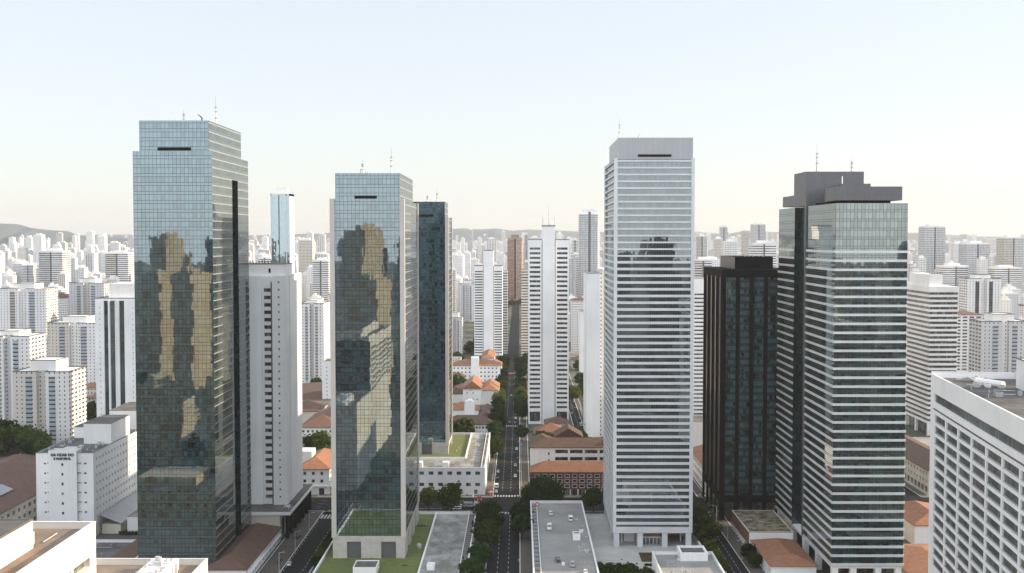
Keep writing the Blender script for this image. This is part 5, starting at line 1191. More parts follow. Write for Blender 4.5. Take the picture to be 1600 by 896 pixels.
# left of tower 2
ch = house('white corner house with arcades and bright orange hip roof behind the slab tower podium', -122, -104, 627, 672, 14, 5, 'white', 'tile', {'right': grid_open(45, 5.4, 13.8, 9, 2, 3.2, 2.2, 1) + grid_open(45, .3, 4.4, 8, 1, 3.6, 3.6, 1), 'front': grid_open(18, 5.4, 13.8, 3, 2, 1.6, 1.8, 2) + [(12, 15, 0, 3.6)]}, dep=.9)
m = MB(); m.box(9.02, 10.2, -22.5, 22.5, 4.6, 5.0); m.box(9.02, 10.0, -22.5, 22.5, 9.2, 9.6); m.box(-9, 9, -23.4, -22.52, 4.6, 5.0); m.build('balcony', 'white', ch)
box_part(ch, 'roof_room', 'white', -128, -116, 640, 652, 14, 21.5)
house('white house with brown roof and large white skylight behind the orange roofed corner house', xat(466, 790), xat(528, 790), 790, 850, 10, 7, 'white', 'tileb', {'front': grid_open(27, 1, 9.6, 8, 2, 1.6, 1.7, 1)})
house('long brown roofed house with galleried side wall beside narrow dotted tower', xat(440, 905), -118, 905, 1010, 13, 6, 'cream', 'tileb', {'right': grid_open(105, 1, 12.6, 20, 3, 3.4, 2.4, 1)}, dep=.8)
house('short brown roofed house left of the skylight house', xat(440, 860), -150, 858, 898, 11, 5, 'cream', 'tileb', {'right': grid_open(40, 1, 10.6, 8, 2, 3.2, 2.4, 1)}, dep=.8)
# right side
house('white arcaded house with orange roof left of the black tower', 103, 124, 630, 690, 14, 5.5, 'white2', 'tile', {'left': grid_open(60, 5.4, 13.6, 12, 2, 3, 2.2, 1) + grid_open(60, .3, 4.6, 10, 1, 4, 3.6, 1), 'front': [(2, 5.5, 0, 3.5), (8, 11, 0, 3.5), (14, 17, 0, 3.5)] + grid_open(21, 5.4, 13.6, 4, 2, 1.5, 1.8, 1)}, dep=.8)
building('blank_block', 'plain grey-white box block behind orange roof left of black tower', 'block', 101, 124, 702, 730, 0, 28, 'white2', {}, par=.6)
bk = building('brick_block', 'red brick block with mossy flat roof between right street and dark crowned tower', 'block', 103, 123, 512, 553, 3.4, 9, 'brick', {'left': grid_open(41, 3.9, 9, 10, 2, 1.5, 1.5, .8)}, .4, 'winteal', roofmat='moss', par=.25, coping='cream', wname='window')
box_part(bk, 'white_end_wall', 'white', 103.2, 122.8, 511.6, 511.95, 3.4, 9); box_part(bk, 'arcade_wall', 'cream', 105.5, 122.8, 512.3, 552.7, 0, 3.35)
for k in range(9): box_part(bk, 'pillar', 'white', 103.1, 104, 513 + 4.9 * k, 514 + 4.9 * k, 0, 3.38)
m = MB()
for k in range(14):
    x, y = random.uniform(-8, 8), random.uniform(-18, 18); m.box(x - random.uniform(.3, 3), x + .3, y - .15, y + .15, 9.03, 9.16 + random.random() * .15)
m.build('roof_debris', 'stone', bk)
house('white house with orange hip roof in front of the mossy brick block', 104, 122.5, 470, 510, 5.8, 3.4, 'white', 'tile', {'left': grid_open(40, .6, 5.2, 9, 1, 2.2, 2.4, 1)}, dep=.7)
house('beige arcaded house with brown roof behind right street, below striped tower', 224.5, 250, 628, 745, 13.4, 5, 'cream', 'tileb', {'left': grid_open(117, 5, 13, 24, 2, 1.7, 1.8, 1) + grid_open(117, .4, 4.6, 20, 1, 4.6, 3.6, 1)}, dep=.8)
gh = house('white windowless house with orange gable roof between dark crowned tower and balcony block', 181, 203, 523, 566, 9.5, 4, 'white', 'tile', {}, gable=False)
house('small house whose orange roof shows at the bottom edge by the dark crowned tower', 160, 190, 455, 512, 3.6, 3, 'white2', 'tile', {})
building('retail_block', 'flat roofed pale block between beige arcaded house and striped tower', 'block', 252, 285, 660, 740, 0, 12, 'cream', {}, par=.6, roofmat='deck')
house('brown roofed house along the side street right of the centre tower', 50, 64, 830, 905, 8.5, 4, 'cream', 'tileb', {'left': grid_open(75, .6, 8, 14, 2, 1.8, 1.8, 1)}) if isfree(50, 64, 852, 905) else None
house('narrow brown roofed house behind the tall blank slab', 50, 70, 860, 940, 9, 4.5, 'cream', 'tileb', {'left': grid_open(80, .6, 8.6, 15, 2, 1.8, 1.8, 1)})
house('orange roofed row house along right pavement of the avenue', 7.5, 20, 905, 990, 9, 4, 'white2', 'tile', {'left': grid_open(85, .6, 8.6, 16, 2, 1.6, 1.8, 1)})
house('orange roofed row house farther up the right side of avenue', 7.5, 22, 1010, 1090, 9, 4, 'white2', 'tile', {})
house('tall-walled white house on left pavement of the avenue beyond the turret house', -40, -27, 1230, 1300, 12, 4, 'white2', 'tile', {})

# ------------------------------------------------------------------ trees
def crown_mesh(name, rad, hgt, nclump, per, leaf, seed, mat='leaf', flat=.75):
    rr = random.Random(seed); mb = MB()
    cl = []
    for i in range(nclump):
        while True:
            p = Vector((rr.uniform(-1, 1), rr.uniform(-1, 1), rr.uniform(-.75, 1)))
            if .3 < p.length < 1: break
        p.normalize(); q = rr.uniform(.55, .92); cl.append((Vector((p.x * rad * q, p.y * rad * q, p.z * rad * flat * q)), rad * rr.uniform(.22, .40)))
    for c, r in cl:
        for k in range(per):
            d = Vector((rr.gauss(0, 1), rr.gauss(0, 1), rr.gauss(.15, 1))).normalized(); p = c + d * r * rr.uniform(.75, 1.08); p.z = c.z + (p.z - c.z) * .8
            nrm = (d + Vector((rr.uniform(-.6, .6), rr.uniform(-.6, .6), rr.uniform(-.3, .8)))).normalized()
            a = nrm.orthogonal().normalized(); b = nrm.cross(a); t = rr.uniform(0, 6.28); s = leaf * rr.uniform(.6, 1.3)
            u = (a * math.cos(t) + b * math.sin(t)) * s; v = (b * math.cos(t) - a * math.sin(t)) * s * .7
            mb.quad(*[tuple(x) for x in (p - u - v * .3, p - v, p + u + v * .2, p + v)])
    return mb
def make_tree(name, label, x, y, rad, H_, seed, nclump=40, per=90, leaf=.45, mat='leaf', flat=.75, group=None, trunkh=None):
    t = thing(name, label, 'tree', (x, y, .1), 0, group)
    c = crown_mesh('crown', rad, H_, nclump, per, leaf, seed, flat=flat); zc = H_ - rad * flat
    # solid inner mass so the crown is not see-through in the middle
    rr = random.Random(seed + 1)
    for i in range(int(nclump * per * .25)):
        p = Vector((rr.gauss(0, .33), rr.gauss(0, .33), rr.gauss(0, .28))) * rad; a = Vector((rr.gauss(0, 1), rr.gauss(0, 1), rr.gauss(0, 1))).normalized(); b = a.orthogonal().normalized(); s = leaf * 1.8
        c.quad(*[tuple(q) for q in (p - a * s, p - b * s, p + a * s, p + b * s)])
    c.build('crown', mat, t, (0, 0, zc))
    m = MB(); r0 = max(.22, rad * .07); m.tube((0, 0, -.1), (.15, .1, zc * .55), r0, r0 * .7, 8)
    for k in range(6):
        an = k * 1.05 + rr.random(); m.tube((.15, .1, zc * .5), (math.cos(an) * rad * .55, math.sin(an) * rad * .55, zc + rad * .1 * rr.uniform(-1, 2)), r0 * .5, r0 * .15, 5)
    m.build('trunk', 'bark', t); return t
T_a = make_tree('street_tree', 'big dark round fig tree in front of the red brick building at the crossing', 12.5, 592, 11.2, 16.5, 3, 70, 120, .5, 'leaf', .72)
T_b = make_tree('street_tree', 'airy yellow-green tree in front of the white office block, the larger of two', xat(704, 588), 588, 7.4, 14.5, 4, 34, 85, .42, 'leafy', .85)
T_c = make_tree('street_tree', 'airy tree in front of white office block touching the lawn tower edge', xat(668, 588), 588, 5.2, 12.5, 5, 26, 80, .42, 'leafy', .85)
T_d = make_tree('street_tree', 'leafy tree on the pavement between parking deck and banded tower', xat(928, 588), 587, 5.6, 12.5, 6, 30, 90, .42, 'leaf', .85)
T_e = make_tree('street_tree', 'wide dark tree over left pavement of avenue nearest the crossing', -15.4, 558, 6.8, 12, 7, 40, 110, .45, 'leaf', .7)
T_f = make_tree('street_tree', 'dark tree over right pavement of avenue beside the parking deck corner', 1.0, 553, 5.6, 12.5, 8, 34, 110, .45, 'leaf', .8)
def td(src, x, y, s, rz, label, group='trees along the streets'): return dup(src, (x, y, .1), rz, label, group, s)
td(T_e, -15.0, 533, .95, 1.0, 'dark tree on left pavement, second from the crossing'); td(T_f, -14.2, 512, 1.12, 2.0, 'dark tree on left avenue pavement, third from the crossing')
td(T_e, -16.5, 488, .8, 3.0, 'dark tree on left avenue pavement, nearest the bottom edge'); td(T_f, 1.4, 534, .9, 4.0, 'dark tree on right avenue pavement, second from the crossing'); td(T_f, -11.5, 545, .75, 4.4, 'small dark tree leaning over the avenue left lane')
td(T_f, -19, 462, .9, 1.3, 'low dark tree at the very bottom of the left pavement')
i = 0
for x, y, s, k, lab in ((-19.5, 735, .95, 'e', 'first dark tree beyond the office block on left pavement'), (-19, 765, .85, 'f', 'second dark tree beyond office block on left pavement'), (-19, 835, 1.0, 'e', 'third dark tree up the left pavement, beside brown roof'),
    (-20, 862, .9, 'f', 'fourth dark tree up the left pavement'), (-19, 900, .8, 'e', 'fifth dark tree up left pavement'), (-18, 955, .85, 'b', 'yellow-green tree on left pavement by the gabled house'), (-18, 1000, .6, 'b', 'small yellow tree beyond gabled house'),
    (-19, 1075, .9, 'f', 'dark tree left pavement beside turret house'), (-19, 1140, .8, 'e', 'dark tree left pavement beyond the turret house'), (3.2, 880, .9, 'f', 'dark tree on right pavement left of centre tower foot'), (3.4, 940, .95, 'e', 'large dark tree on right pavement beyond the centre tower'),
    (3.2, 1000, .7, 'b', 'small yellow-green tree on right pavement'), (3.2, 1060, .9, 'e', 'dark tree on right pavement, far'), (3.2, 1130, .9, 'f', 'dark tree on right pavement, farther'), (3, 795, .8, 'f', 'dark tree on the right pavement before centre tower'), (-19, 800, .9, 'f', 'dark tree on left pavement beside the brown roofed white house front'), (-19, 928, .85, 'f', 'dark tree left pavement between gabled house and brown roof'), (-19, 1035, .9, 'e', 'dark tree left pavement beyond the small yellow tree'), (3.2, 910, .8, 'e', 'dark tree right pavement between centre tower and row house'), (3.2, 970, .85, 'f', 'dark tree right pavement beside orange row house'), (3.2, 1030, .85, 'e', 'dark tree right pavement beside the far row house'), (-19, 1175, .9, 'f', 'dark tree left pavement just before the far cross road'), (3.2, 1175, .9, 'e', 'dark tree right pavement just before the far cross road'), (-19, 1240, 1, 'e', 'far dark tree on left side of avenue'), (3, 1230, 1, 'e', 'far dark tree on right side of avenue'),
    (40, 742, 1.0, 'f', 'dark tree right of the centre tower foot, nearest'), (36.5, 762, 1.1, 'e', 'dark tree clump right of the centre tower foot'), (46, 985, .9, 'b', 'yellow-green tree up the side street'), (58, 1010, 1, 'e', 'dark tree by brown roofed side street house'), (58, 1080, 1, 'f', 'dark tree farther up side street')):
    src = {'e': T_e, 'f': T_f, 'b': T_b}[k]; td(src, x + (2.2 if x < 0 else -1.2 if x < 5 else 0), y, s * 1.12, i * 1.3, lab); i += 1
for x, y, s, k, lab in ((85, 552, .8, 'b', 'yellow-green tree by the plaza wall, farthest'), (85, 540, .95, 'b', 'yellow-green tree by the plaza wall, second'), (85.3, 526, 1.0, 'b', 'yellow-green tree by the plaza wall, largest'), (85, 506, .5, 'b', 'low shrub-like tree by plaza wall'), (85, 492, .45, 'b', 'low bush by plaza wall near bottom'), (84.8, 478, .5, 'b', 'low bush by plaza wall at bottom edge'),
    (100, 497, .62, 'f', 'dark bush in front of the orange roofed house at right street'), (101, 488, .5, 'e', 'second dark bush at right street bottom'),
    (36.5, 466, .62, 'f', 'dark green shrub on the plaza at bottom, left end'), (41.5, 468, .6, 'e', 'dark shrub on plaza at the bottom, second'), (46, 466, .62, 'f', 'dark shrub on plaza at the bottom, third'), (51.5, 464, .55, 'e', 'dark shrub on plaza beside service block'), (34, 478, .35, 'b', 'tiny shrub by the parking deck wall'),
    (-86, 560, .42, 'e', 'hedge bush beside left podium wall, farthest'), (-86, 550, .45, 'f', 'hedge bush beside left podium wall, second'), (-86, 540, .45, 'e', 'hedge bush beside left podium wall, third'), (-86, 529, .47, 'f', 'hedge bush beside left podium wall, fourth'), (-86, 518, .42, 'e', 'hedge bush beside left podium wall, fifth'), (-86, 506, .4, 'b', 'yellow hedge bush beside left podium wall'), (-86, 496, .4, 'b', 'yellow hedge bush beside left podium wall near bottom'), (-86, 486, .42, 'e', 'hedge bush at left podium wall at bottom edge'),
    (-129, 745, 1.05, 'b', 'bright green tree behind the orange roofed corner house'), (-136, 752, .95, 'e', 'dark tree left of the bright green tree behind corner house')):
    src = {'e': T_e, 'f': T_f, 'b': T_b}[k]; td(src, x, y, s, i * 1.7, lab, 'shrubs and trees beside walls'); i += 1
rt = random.Random(11)
for k in range(11):
    x = rt.uniform(-345, -296); y = rt.uniform(715, 765); td([T_e, T_f][k % 2], x, y, rt.uniform(1.1, 1.5), k, 'dark tree in the dense grove below the twin-winged tower at left', 'grove at left edge')
occupy(-350, -290, 700, 772)
hd = MB(); hb = crown_mesh('h', 1, 1, 1, 1, .1, 1)
def hedge(x0, x1, y, z, h, label):
    rr = random.Random(int(x0)); m = MB(); n = int((x1 - x0) * 60)
    for _ in range(n):
        p = Vector((rr.uniform(x0, x1), y + rr.uniform(-.8, .8), z + rr.uniform(.1, h))); a = Vector((rr.gauss(0, 1), rr.gauss(0, 1), rr.gauss(0, 1))).normalized(); b = a.orthogonal().normalized(); s = .28
        m.quad(*[tuple(q) for q in (p - a * s, p - b * s, p + a * s, p + b * s)])
    tag(m.build('hedge', 'leaf'), label, 'hedge')
hedge(-190, -160, 541, 0, 1.6, 'clipped dark hedge in front of the low white annex'); hedge(54, 69, 490, .3, .7, 'low clipped hedge on plaza bed before the banded tower')
# far tree prototypes
farT = []
for k in range(4):
    farT.append(make_tree('park_tree', 'dark rounded tree', 0, 0, 6.5, 11, 40 + k, 16, 34, 1.1, ['leaf', 'leaf', 'leafy', 'leaf'][k], .7, 'trees between the buildings'))

# ------------------------------------------------------------------ vehicles
def make_car(kind, paint):
    t = thing('parked_car', 'car', 'car'); L, W, Hh = {'sedan': (4.4, 1.8, 1.42), 'suv': (4.7, 1.9, 1.75), 'van': (5.4, 2.0, 2.25), 'pickup': (5.2, 1.9, 1.75), 'microbus': (6.4, 2.1, 2.6)}[kind]
    if kind == 'sedan': prof = [(-2.2, .35), (2.2, .35), (2.2, .75), (1.35, .88), (-1.55, .92), (-2.2, .85)]; cab = [(-1.6, .9), (1.2, .88), (.45, Hh), (-.95, Hh)]
    elif kind == 'suv': prof = [(-2.35, .4), (2.35, .4), (2.35, .9), (1.4, 1.05), (-2.2, 1.05), (-2.35, .9)]; cab = [(-2.2, 1.03), (1.35, 1.03), (.7, Hh), (-1.95, Hh)]
    elif kind == 'pickup': prof = [(-2.6, .45), (2.6, .45), (2.6, .95), (1.5, 1.08), (-2.6, 1.08)]; cab = [(-.6, 1.05), (1.5, 1.05), (.9, Hh), (-.45, Hh)]
    else:
        h = Hh; prof = [(-L / 2, .4), (L / 2, .4), (L / 2, 1.0), (L / 2 - .7, 1.25), (-L / 2, 1.25)]; cab = [(-L / 2 + .02, 1.2), (L / 2 - .75, 1.2), (L / 2 - 1.5, h), (-L / 2 + .12, h)]
    def ext(m, pr, w0, w1, zb, zt_, mi=0):
        def hw(z): return w0 + (w1 - w0) * (z - zb) / max(.01, zt_ - zb)
        A = [(x, -hw(z), z) for x, z in pr]; B = [(x, hw(z), z) for x, z in pr]
        n = len(pr)
        for i in range(n):
            j = (i + 1) % n; m.quad(A[j], A[i], B[i], B[j], mi)
        m.poly(A, mi); m.poly(B[::-1], mi)
    m = MB(); ext(m, prof, W / 2, W / 2 - .03, .35, 1); m.build('body', paint, t)
    m = MB(); ext(m, cab, W / 2 - .08, W / 2 - .25, .9, Hh); m.build('window', 'winblack', t)
    m = MB(); x0, x1 = cab[3][0] + .02, cab[2][0] - .02; m.box(x0, x1, -W / 2 + .24, W / 2 - .24, Hh - .02, Hh + .035)
    if kind in ('van', 'microbus'): m.box(-L / 2 + .1, L / 2 - 1.6, -W / 2 + .06, W / 2 - .06, 1.7, Hh + .03)
    m.build('roof', paint, t)
    if kind == 'pickup': m = MB(); m.box(-2.5, -.7, -.8, .8, 1.07, 1.1); m.build('cargo_bed', 'black', t)
    for sx in (-L * .3, L * .3):
        for sy in (-1, 1): m = MB(); m.tube((sx, sy * (W / 2 - .18), .34), (sx, sy * (W / 2 + .01), .34), .34, .34, 12); m.build('wheel', 'tyre', t)
    for sy in (-1, 1):
        m = MB(); m.box(L / 2 - .02, L / 2 + .04, sy * .62 - .17, sy * .62 + .17, .6, .76); m.build('headlight', 'lampw', t)
        m = MB(); m.box(-L / 2 - .03, -L / 2 + .03, sy * .68 - .12, sy * .68 + .12, .65, .8); m.build('tail_light', 'redpaint', t)
    return t
protos = {}
def car(kind, paint, px, py, z, rz, label, group='vehicles', X=None):
    key = (kind, paint)
    x, y = at(px, py, z)
    if X is not None: x = X
    zz = z
    if key not in protos:
        t = make_car(*key); protos[key] = t; t.location = (x, y, zz); t.rotation_euler = (0, 0, rz); t['label'] = label; t['group'] = group
    else: t = dup(protos[key], (x, y, zz), rz, label, group)
    t.name = {'van': 'van', 'microbus': 'van', 'pickup': 'pickup_truck'}.get(kind, 'parked_car'); t['category'] = {'van': 'van', 'microbus': 'van', 'pickup': 'pickup truck'}.get(kind, 'car'); return t
g1 = 'vehicles on the parking deck'
car('suv', 'carw', 860.5, 808, 8, R(95), 'white hatchback with dark windscreen at far left of parking deck', g1)
car('van', 'carw', 892, 817, 8, R(92), 'white van at far right of the parking deck', g1); car('van', 'carw', 859, 831, 8, R(-91), 'white van left of centre on parking deck, facing the viewer', g1)
car('pickup', 'carb', 872.5, 882, 8, R(-88), 'black pickup at the near end of parking deck', g1); car('suv', 'cars', 896, 890, 8, R(-94), 'silver car right of black pickup on parking deck', g1); car('sedan', 'carw', 916, 901, 8, R(90), 'white car only just showing at bottom of parking deck', g1)
x, y = at(902, 849, 8); hatch(x - 1.6, x + 1.6, y - 0, y + 4, 8, 11, 'plant_housing', 'white box housing with open top on the parking deck'); x, y = at(881, 889, 8); hatch(x - .6, x + .6, y, y + 1.5, 8, 9, 'plant_housing', 'tiny white box between pickup and silver car')
car('sedan', 'carw', 747, 700, 14, R(80), 'white car alone on roof deck of the white office block', 'cars on roofs')
g2 = 'cars on the avenue'
for kind, pt, px, py, X, rz, lab in (('van', 'carw', 779, 765, -12.6, 90, 'white van parked at left kerb of avenue, nearest the crossing'), ('sedan', 'carw', 779, 773, -12.6, 90, 'white car ahead of kerb van at the crossing'), ('sedan', 'carb', 780.5, 752, -12.6, 90, 'dark car parked at left kerb behind white van'),
    ('sedan', 'carw', 782, 741, -12.6, 90, 'white car parked at left kerb, third from the crossing'), ('sedan', 'carw', 804, 748, -2.2, -90, 'white car driving in the right lane, nearest crossing'), ('sedan', 'cars', 805, 731, -2.2, -90, 'silver car with dark roof in right lane, second from crossing'),
    ('sedan', 'carw', 807, 705, -1.6, -90, 'white car just before the zebra crossing, right lane'), ('suv', 'card', 814.5, 699, 1.5, -90, 'dark car half on right pavement by the zebra crossing'), ('suv', 'carb', 805, 664, -3, -90, 'black car in the right lane beyond the zebra crossing'), ('sedan', 'card', 797, 663, -7, 90, 'dark car in middle lane beyond zebra crossing'),
    ('sedan', 'carw', 806, 656, -2.6, -90, 'white car behind the black one beyond zebra crossing'), ('sedan', 'cars', 806, 650, -2.4, -90, 'silver car last in the right lane queue'), ('sedan', 'cars', 798, 620, -7, 90, 'far silver car on the avenue'), ('sedan', 'carw', 806, 585, -3, -90, 'far white car on the avenue')):
    car(kind, pt, px, py, .03, R(rz), lab, g2, X)
g3 = 'cars on the side street'
for kind, pt, py, X, lab in (('sedan', 'carw', 624, 42.2, 'white car far up the side street'), ('sedan', 'cars', 630, 46.8, 'silver car far up side street, right kerb'), ('sedan', 'carb', 640, 46.8, 'black car on side street right kerb'), ('van', 'carw', 667, 46.6, 'white van on the side street right kerb'), ('sedan', 'carb', 657, 46.8, 'dark car behind the side street van'), ('sedan', 'carw', 681, 42.3, 'white car on the side street near its lower end'), ('sedan', 'cars', 648, 42.2, 'silver car on side street left kerb')):
    car(kind, pt, 900, py, .03, R(90), lab, g3, X)
car('microbus', 'cars', 733, 796, .03, R(0), 'silver van driving on the cross street behind the red mast', 'cars on the cross street'); car('sedan', 'carw', 685, 784, .03, R(180), 'white car half hidden by trees on cross street', 'cars on the cross street')
car('sedan', 'carb', 511, 806, .03, R(180), 'black car on cross street next to lawn tower edge', 'cars on the cross street'); car('sedan', 'carw', 1093, 801, .03, R(10), 'white car turning on the cross street right of banded tower', 'cars on the cross street')
car('sedan', 'carw', 448, 889, .03, R(92), 'white car driving on the left street at the bottom', 'cars on the left street'); car('suv', 'card', 454, 846, .17, R(80), 'dark car parked under the podium canopy', 'cars on the left street', -104.2)
for kk, (Yc, Xs) in enumerate(((640, 214), (655, 207.5), (700, 207.5), (730, 216.5))): car('sedan', ['carw', 'cars', 'carb', 'carw'][kk], 1400, HY + H * F / Yc, .03, R(90), ['white car', 'silver car', 'black car', 'second white car'][kk] + ' on the curved street below striped tower', 'cars at right', Xs)
# motorcycle
def moto(px, py, rz, label):
    x, y = at(px, py, .17); t = thing('motorcycle', label, 'motorcycle', (x, y, .17), rz, 'motorcycles')
    for s in (-.68, .68): m = MB(); m.tube((s, -.06, .31), (s, .06, .31), .31, .31, 12); m.build('wheel', 'tyre', t)
    m = MB(); m.tube((-.6, 0, .35), (.1, 0, .75), .1); m.tube((.68, 0, .3), (.45, 0, 1.0), .05); m.box(-.5, .35, -.14, .14, .6, .85); m.tube((.42, -.35, 1.02), (.42, .35, 1.02), .03); m.build('frame', 'cars', t)
    m = MB(); m.box(-.75, -.05, -.15, .15, .86, .96); m.build('seat', 'black', t)
moto(431, 886, R(60), 'motorcycle parked on pavement below the slab tower podium'); moto(435, 882, R(75), 'second motorcycle parked beside the first on the left pavement')
# people: one continuous skinned body each
def person_mesh():
    me = bpy.data.meshes.new('person'); V = [(0, 0, .95), (0, 0, 1.2), (0, 0, 1.42), (0, 0, 1.52), (0, .01, 1.64), (.1, 0, .9), (.11, .05, .5), (.11, .0, .08), (.11, .14, .04), (-.1, 0, .9), (-.11, -.12, .5), (-.11, -.2, .1), (-.11, -.08, .04), (.2, 0, 1.38), (.26, -.05, 1.12), (.27, .06, .88), (-.2, 0, 1.38), (-.26, .05, 1.12), (-.27, .12, .9)]
    E = [(0, 1), (1, 2), (2, 3), (3, 4), (0, 5), (5, 6), (6, 7), (7, 8), (0, 9), (9, 10), (10, 11), (11, 12), (2, 13), (13, 14), (14, 15), (2, 16), (16, 17), (17, 18)]
    Rr = [.15, .15, .17, .06, .115, .1, .07, .045, .04, .1, .07, .045, .04, .07, .05, .035, .07, .05, .035]
    me.from_pydata(V, E, []); o = bpy.data.objects.new('tmp', me); COL.objects.link(o); sk = o.modifiers.new('s', 'SKIN'); o.modifiers.new('u', 'SUBSURF').levels = 1
    for i, d in enumerate(me.skin_vertices[0].data): d.radius = (Rr[i], Rr[i] * .85); d.use_root = (i == 0)
    dg = bpy.context.evaluated_depsgraph_get(); out = bpy.data.meshes.new_from_object(o.evaluated_get(dg)); bpy.data.objects.remove(o); return out
pme = person_mesh(); pme.name = 'person'
pm2 = pme.copy(); pm3 = pme.copy(); M['shirt'] = pbr('light_clothing', (.5, .45, .4), .9); pme.materials.append(M['person']); pm2.materials.append(M['shirt']); pm3.materials.append(M['redpaint'])
for px, py, rz, me_, lab in ((505, 775, 1, pme, 'person in dark clothes walking on pavement by the orange roofed corner house'), (494, 779, 2, pme, 'person in dark clothes at the corner of the arcade, left of the other'), (1099, 778, 1, pme, 'person in dark clothes at the arcade of house left of black tower'), (1096, 778, 2, pm2, 'person in light clothes at the arcade left of black tower'),
    (442, 862, 0, pme, 'person in dark clothes on pavement under podium canopy'), (811, 884, 3, pm2, 'person in light clothes on the right pavement beside parking deck'), (472, 818, 2, pm2, 'person in light clothes near the canopy pillars'), (1122, 818, 2, pm2, 'person in light clothes beside the black tower pillars')):
    x, y = at(px, py, .17); o = bpy.data.objects.new('person', me_); COL.objects.link(o); o.location = (x, y, .17); o.rotation_euler = (0, 0, rz); tag(o, lab, 'person', 'people on the pavements')

# red mast, red signs, street lamps
x, y = at(744, 831, 0.17); mz = 9.4; t = thing('lattice_mast', 'orange red lattice mast with red globe on top at the crossing', 'mast', (-20.0, 575, .17))
m = MB()
for sx in (-.7, .7):
    for sy in (-.7, .7): m.tube((sx, sy, 0), (sx, sy, mz), .13, .13, 4)
z = 0; k = 0
while z < mz - 1.2:
    for (a_, b_) in (((-.7, -.7), (.7, -.7)), ((.7, -.7), (.7, .7)), ((.7, .7), (-.7, .7)), ((-.7, .7), (-.7, -.7))):
        p, q = (a_, b_) if k % 2 else (b_, a_); m.tube((*p, z), (*q, z + 1.2), .07, .07, 4); m.tube((*p, z), (*q, z), .07, .07, 4)
    z += 1.2; k += 1
M['orange'] = pbr('orange_mast_paint', (.60, .14, .06), .5, .15, 1); m.build('lattice', 'orange', t)
m = MB(); m.ball((0, 0, mz + .9), 1.1); m.build('globe', 'redpaint', t, smooth=True); m = MB(); m.box(-1.0, 1.0, -1.0, 1.0, mz - .3, mz); m.build('platform', 'orange', t)
m = MB(); m.box(-.9, .9, -2.6, -1.3, 0, 1.5); m.build('control_box', 'stone', t)
t = thing('round_sign', 'round red sign with white centre on the parking deck corner', 'sign', (*at(840, 795, 9.2), 9.2)); m = MB(); m.tube((0, -.05, 1.1), (0, .1, 1.1), 1.05, 1.05, 20); m.build('sign_disc', 'redpaint', t); m = MB(); m.tube((0, -.1, 1.1), (0, -.04, 1.1), .55, .55, 16); m.build('sign_centre', 'carw', t); m = MB(); m.tube((0, .1, 0), (0, .1, 1.1), .1); m.build('post', 'equip', t)
t = thing('parasol', 'small red parasol on pavement beside the white office block', 'parasol', (*at(766, 778, .17), .17)); m = MB(); m.tube((0, 0, 0), (0, 0, 2.6), .06); m.build('pole', 'equip', t); m = MB(); m.tube((0, 0, 2.1), (0, 0, 2.9), 1.6, .05, 8); m.build('canopy', 'orange', t)
t0 = thing('street_lamp', 'x', 'street lamp', (0, 0, 0), 0, 'street lamps'); m = MB(); m.tube((0, 0, 0), (0, 0, 8.2), .14, .08, 8); m.build('pole', 'equip', t0); m = MB(); m.tube((0, 0, 8.1), (1.9, 0, 8.5), .07); m.box(1.6, 2.5, -.14, .14, 8.42, 8.56); m.build('lamp_head', 'equip', t0); m = MB(); m.tube((0, 0, 0), (0, 0, .6), .22, .18, 8); m.build('base', 'stone', t0)
lamps = []
for yy in (640, 668, 700, 780, 820, 900): lamps.append((-15, yy, 0, 'left pavement'))
for yy in (650, 690, 745, 800, 850): lamps.append((1.4, yy, R(180), 'right pavement'))
for yy in (500, 535, 566): lamps.append((97.8, yy, R(180), 'right street'))
for yy in (480, 515, 550): lamps.append((-101.2, yy, 0, 'left street'))
ordn = ['first', 'second', 'third', 'fourth', 'fifth', 'sixth']
cnt = {}
for j, (x, yy, rz, where) in enumerate(lamps):
    k = cnt.get(where, 0); cnt[where] = k + 1; lab = 'grey curved-arm street lamp on the %s, %s from the nearest' % ({'left pavement': 'left pavement of avenue', 'right pavement': 'right pavement of avenue', 'right street': 'right street', 'left street': 'left street'}[where], ordn[k])
    if j == 0: t0.location = (x, yy, .17); t0.rotation_euler = (0, 0, rz); t0['label'] = lab
    else: dup(t0, (x, yy, .17), rz, lab)

# ------------------------------------------------------------------ rooftop plant on the nearer flat roofs
def clutter(root, x0, x1, y0, y1, z, n, seed):
    """air handling units, ducts and cable runs, in the local metres of the roof"""
    rr = random.Random(seed)
    for i in range(n):
        x, y, w_, d_, h = rr.uniform(x0, x1), rr.uniform(y0, y1), rr.uniform(.8, 2.2), rr.uniform(.8, 2.6), rr.uniform(.7, 1.6)
        m = MB(); m.box(x - w_ / 2, x + w_ / 2, y - d_ / 2, y + d_ / 2, z + .15, z + h); m.box(x - w_ / 2 + .1, x + w_ / 2 - .1, y - d_ / 2 + .1, y + d_ / 2 - .1, z, z + .15)
        u = m.build('air_unit', rr.choice(['equip', 'copwhite', 'equip', 'crowngrey']), root)
        f = MB(); f.tube((x, y, z + h), (x, y, z + h + .14), min(w_, d_) * .36, None, 10); f.build('fan', 'coping', u)
    m = MB()
    for i in range(max(2, n // 2)):
        x, y = rr.uniform(x0, x1), rr.uniform(y0, y1); L_ = rr.uniform(3, 9)
        if rr.random() < .5: m.tube((x, y, z + .25), (x, min(y1, y + L_), z + .25), .13)
        else: m.tube((x, y, z + .25), (min(x1, x + L_), y, z + .25), .13)
    for i in range(n): x, y = rr.uniform(x0, x1), rr.uniform(y0, y1); m.tube((x, y, z), (x, y, z + .9), .14)
    m.build('roof_pipe', 'equip', root)
clutter(HB, 4, 12.5, -60, 60, 39.52, 16, 1); clutter(HB, -12, -8, -60, -30, 39.52, 5, 2)
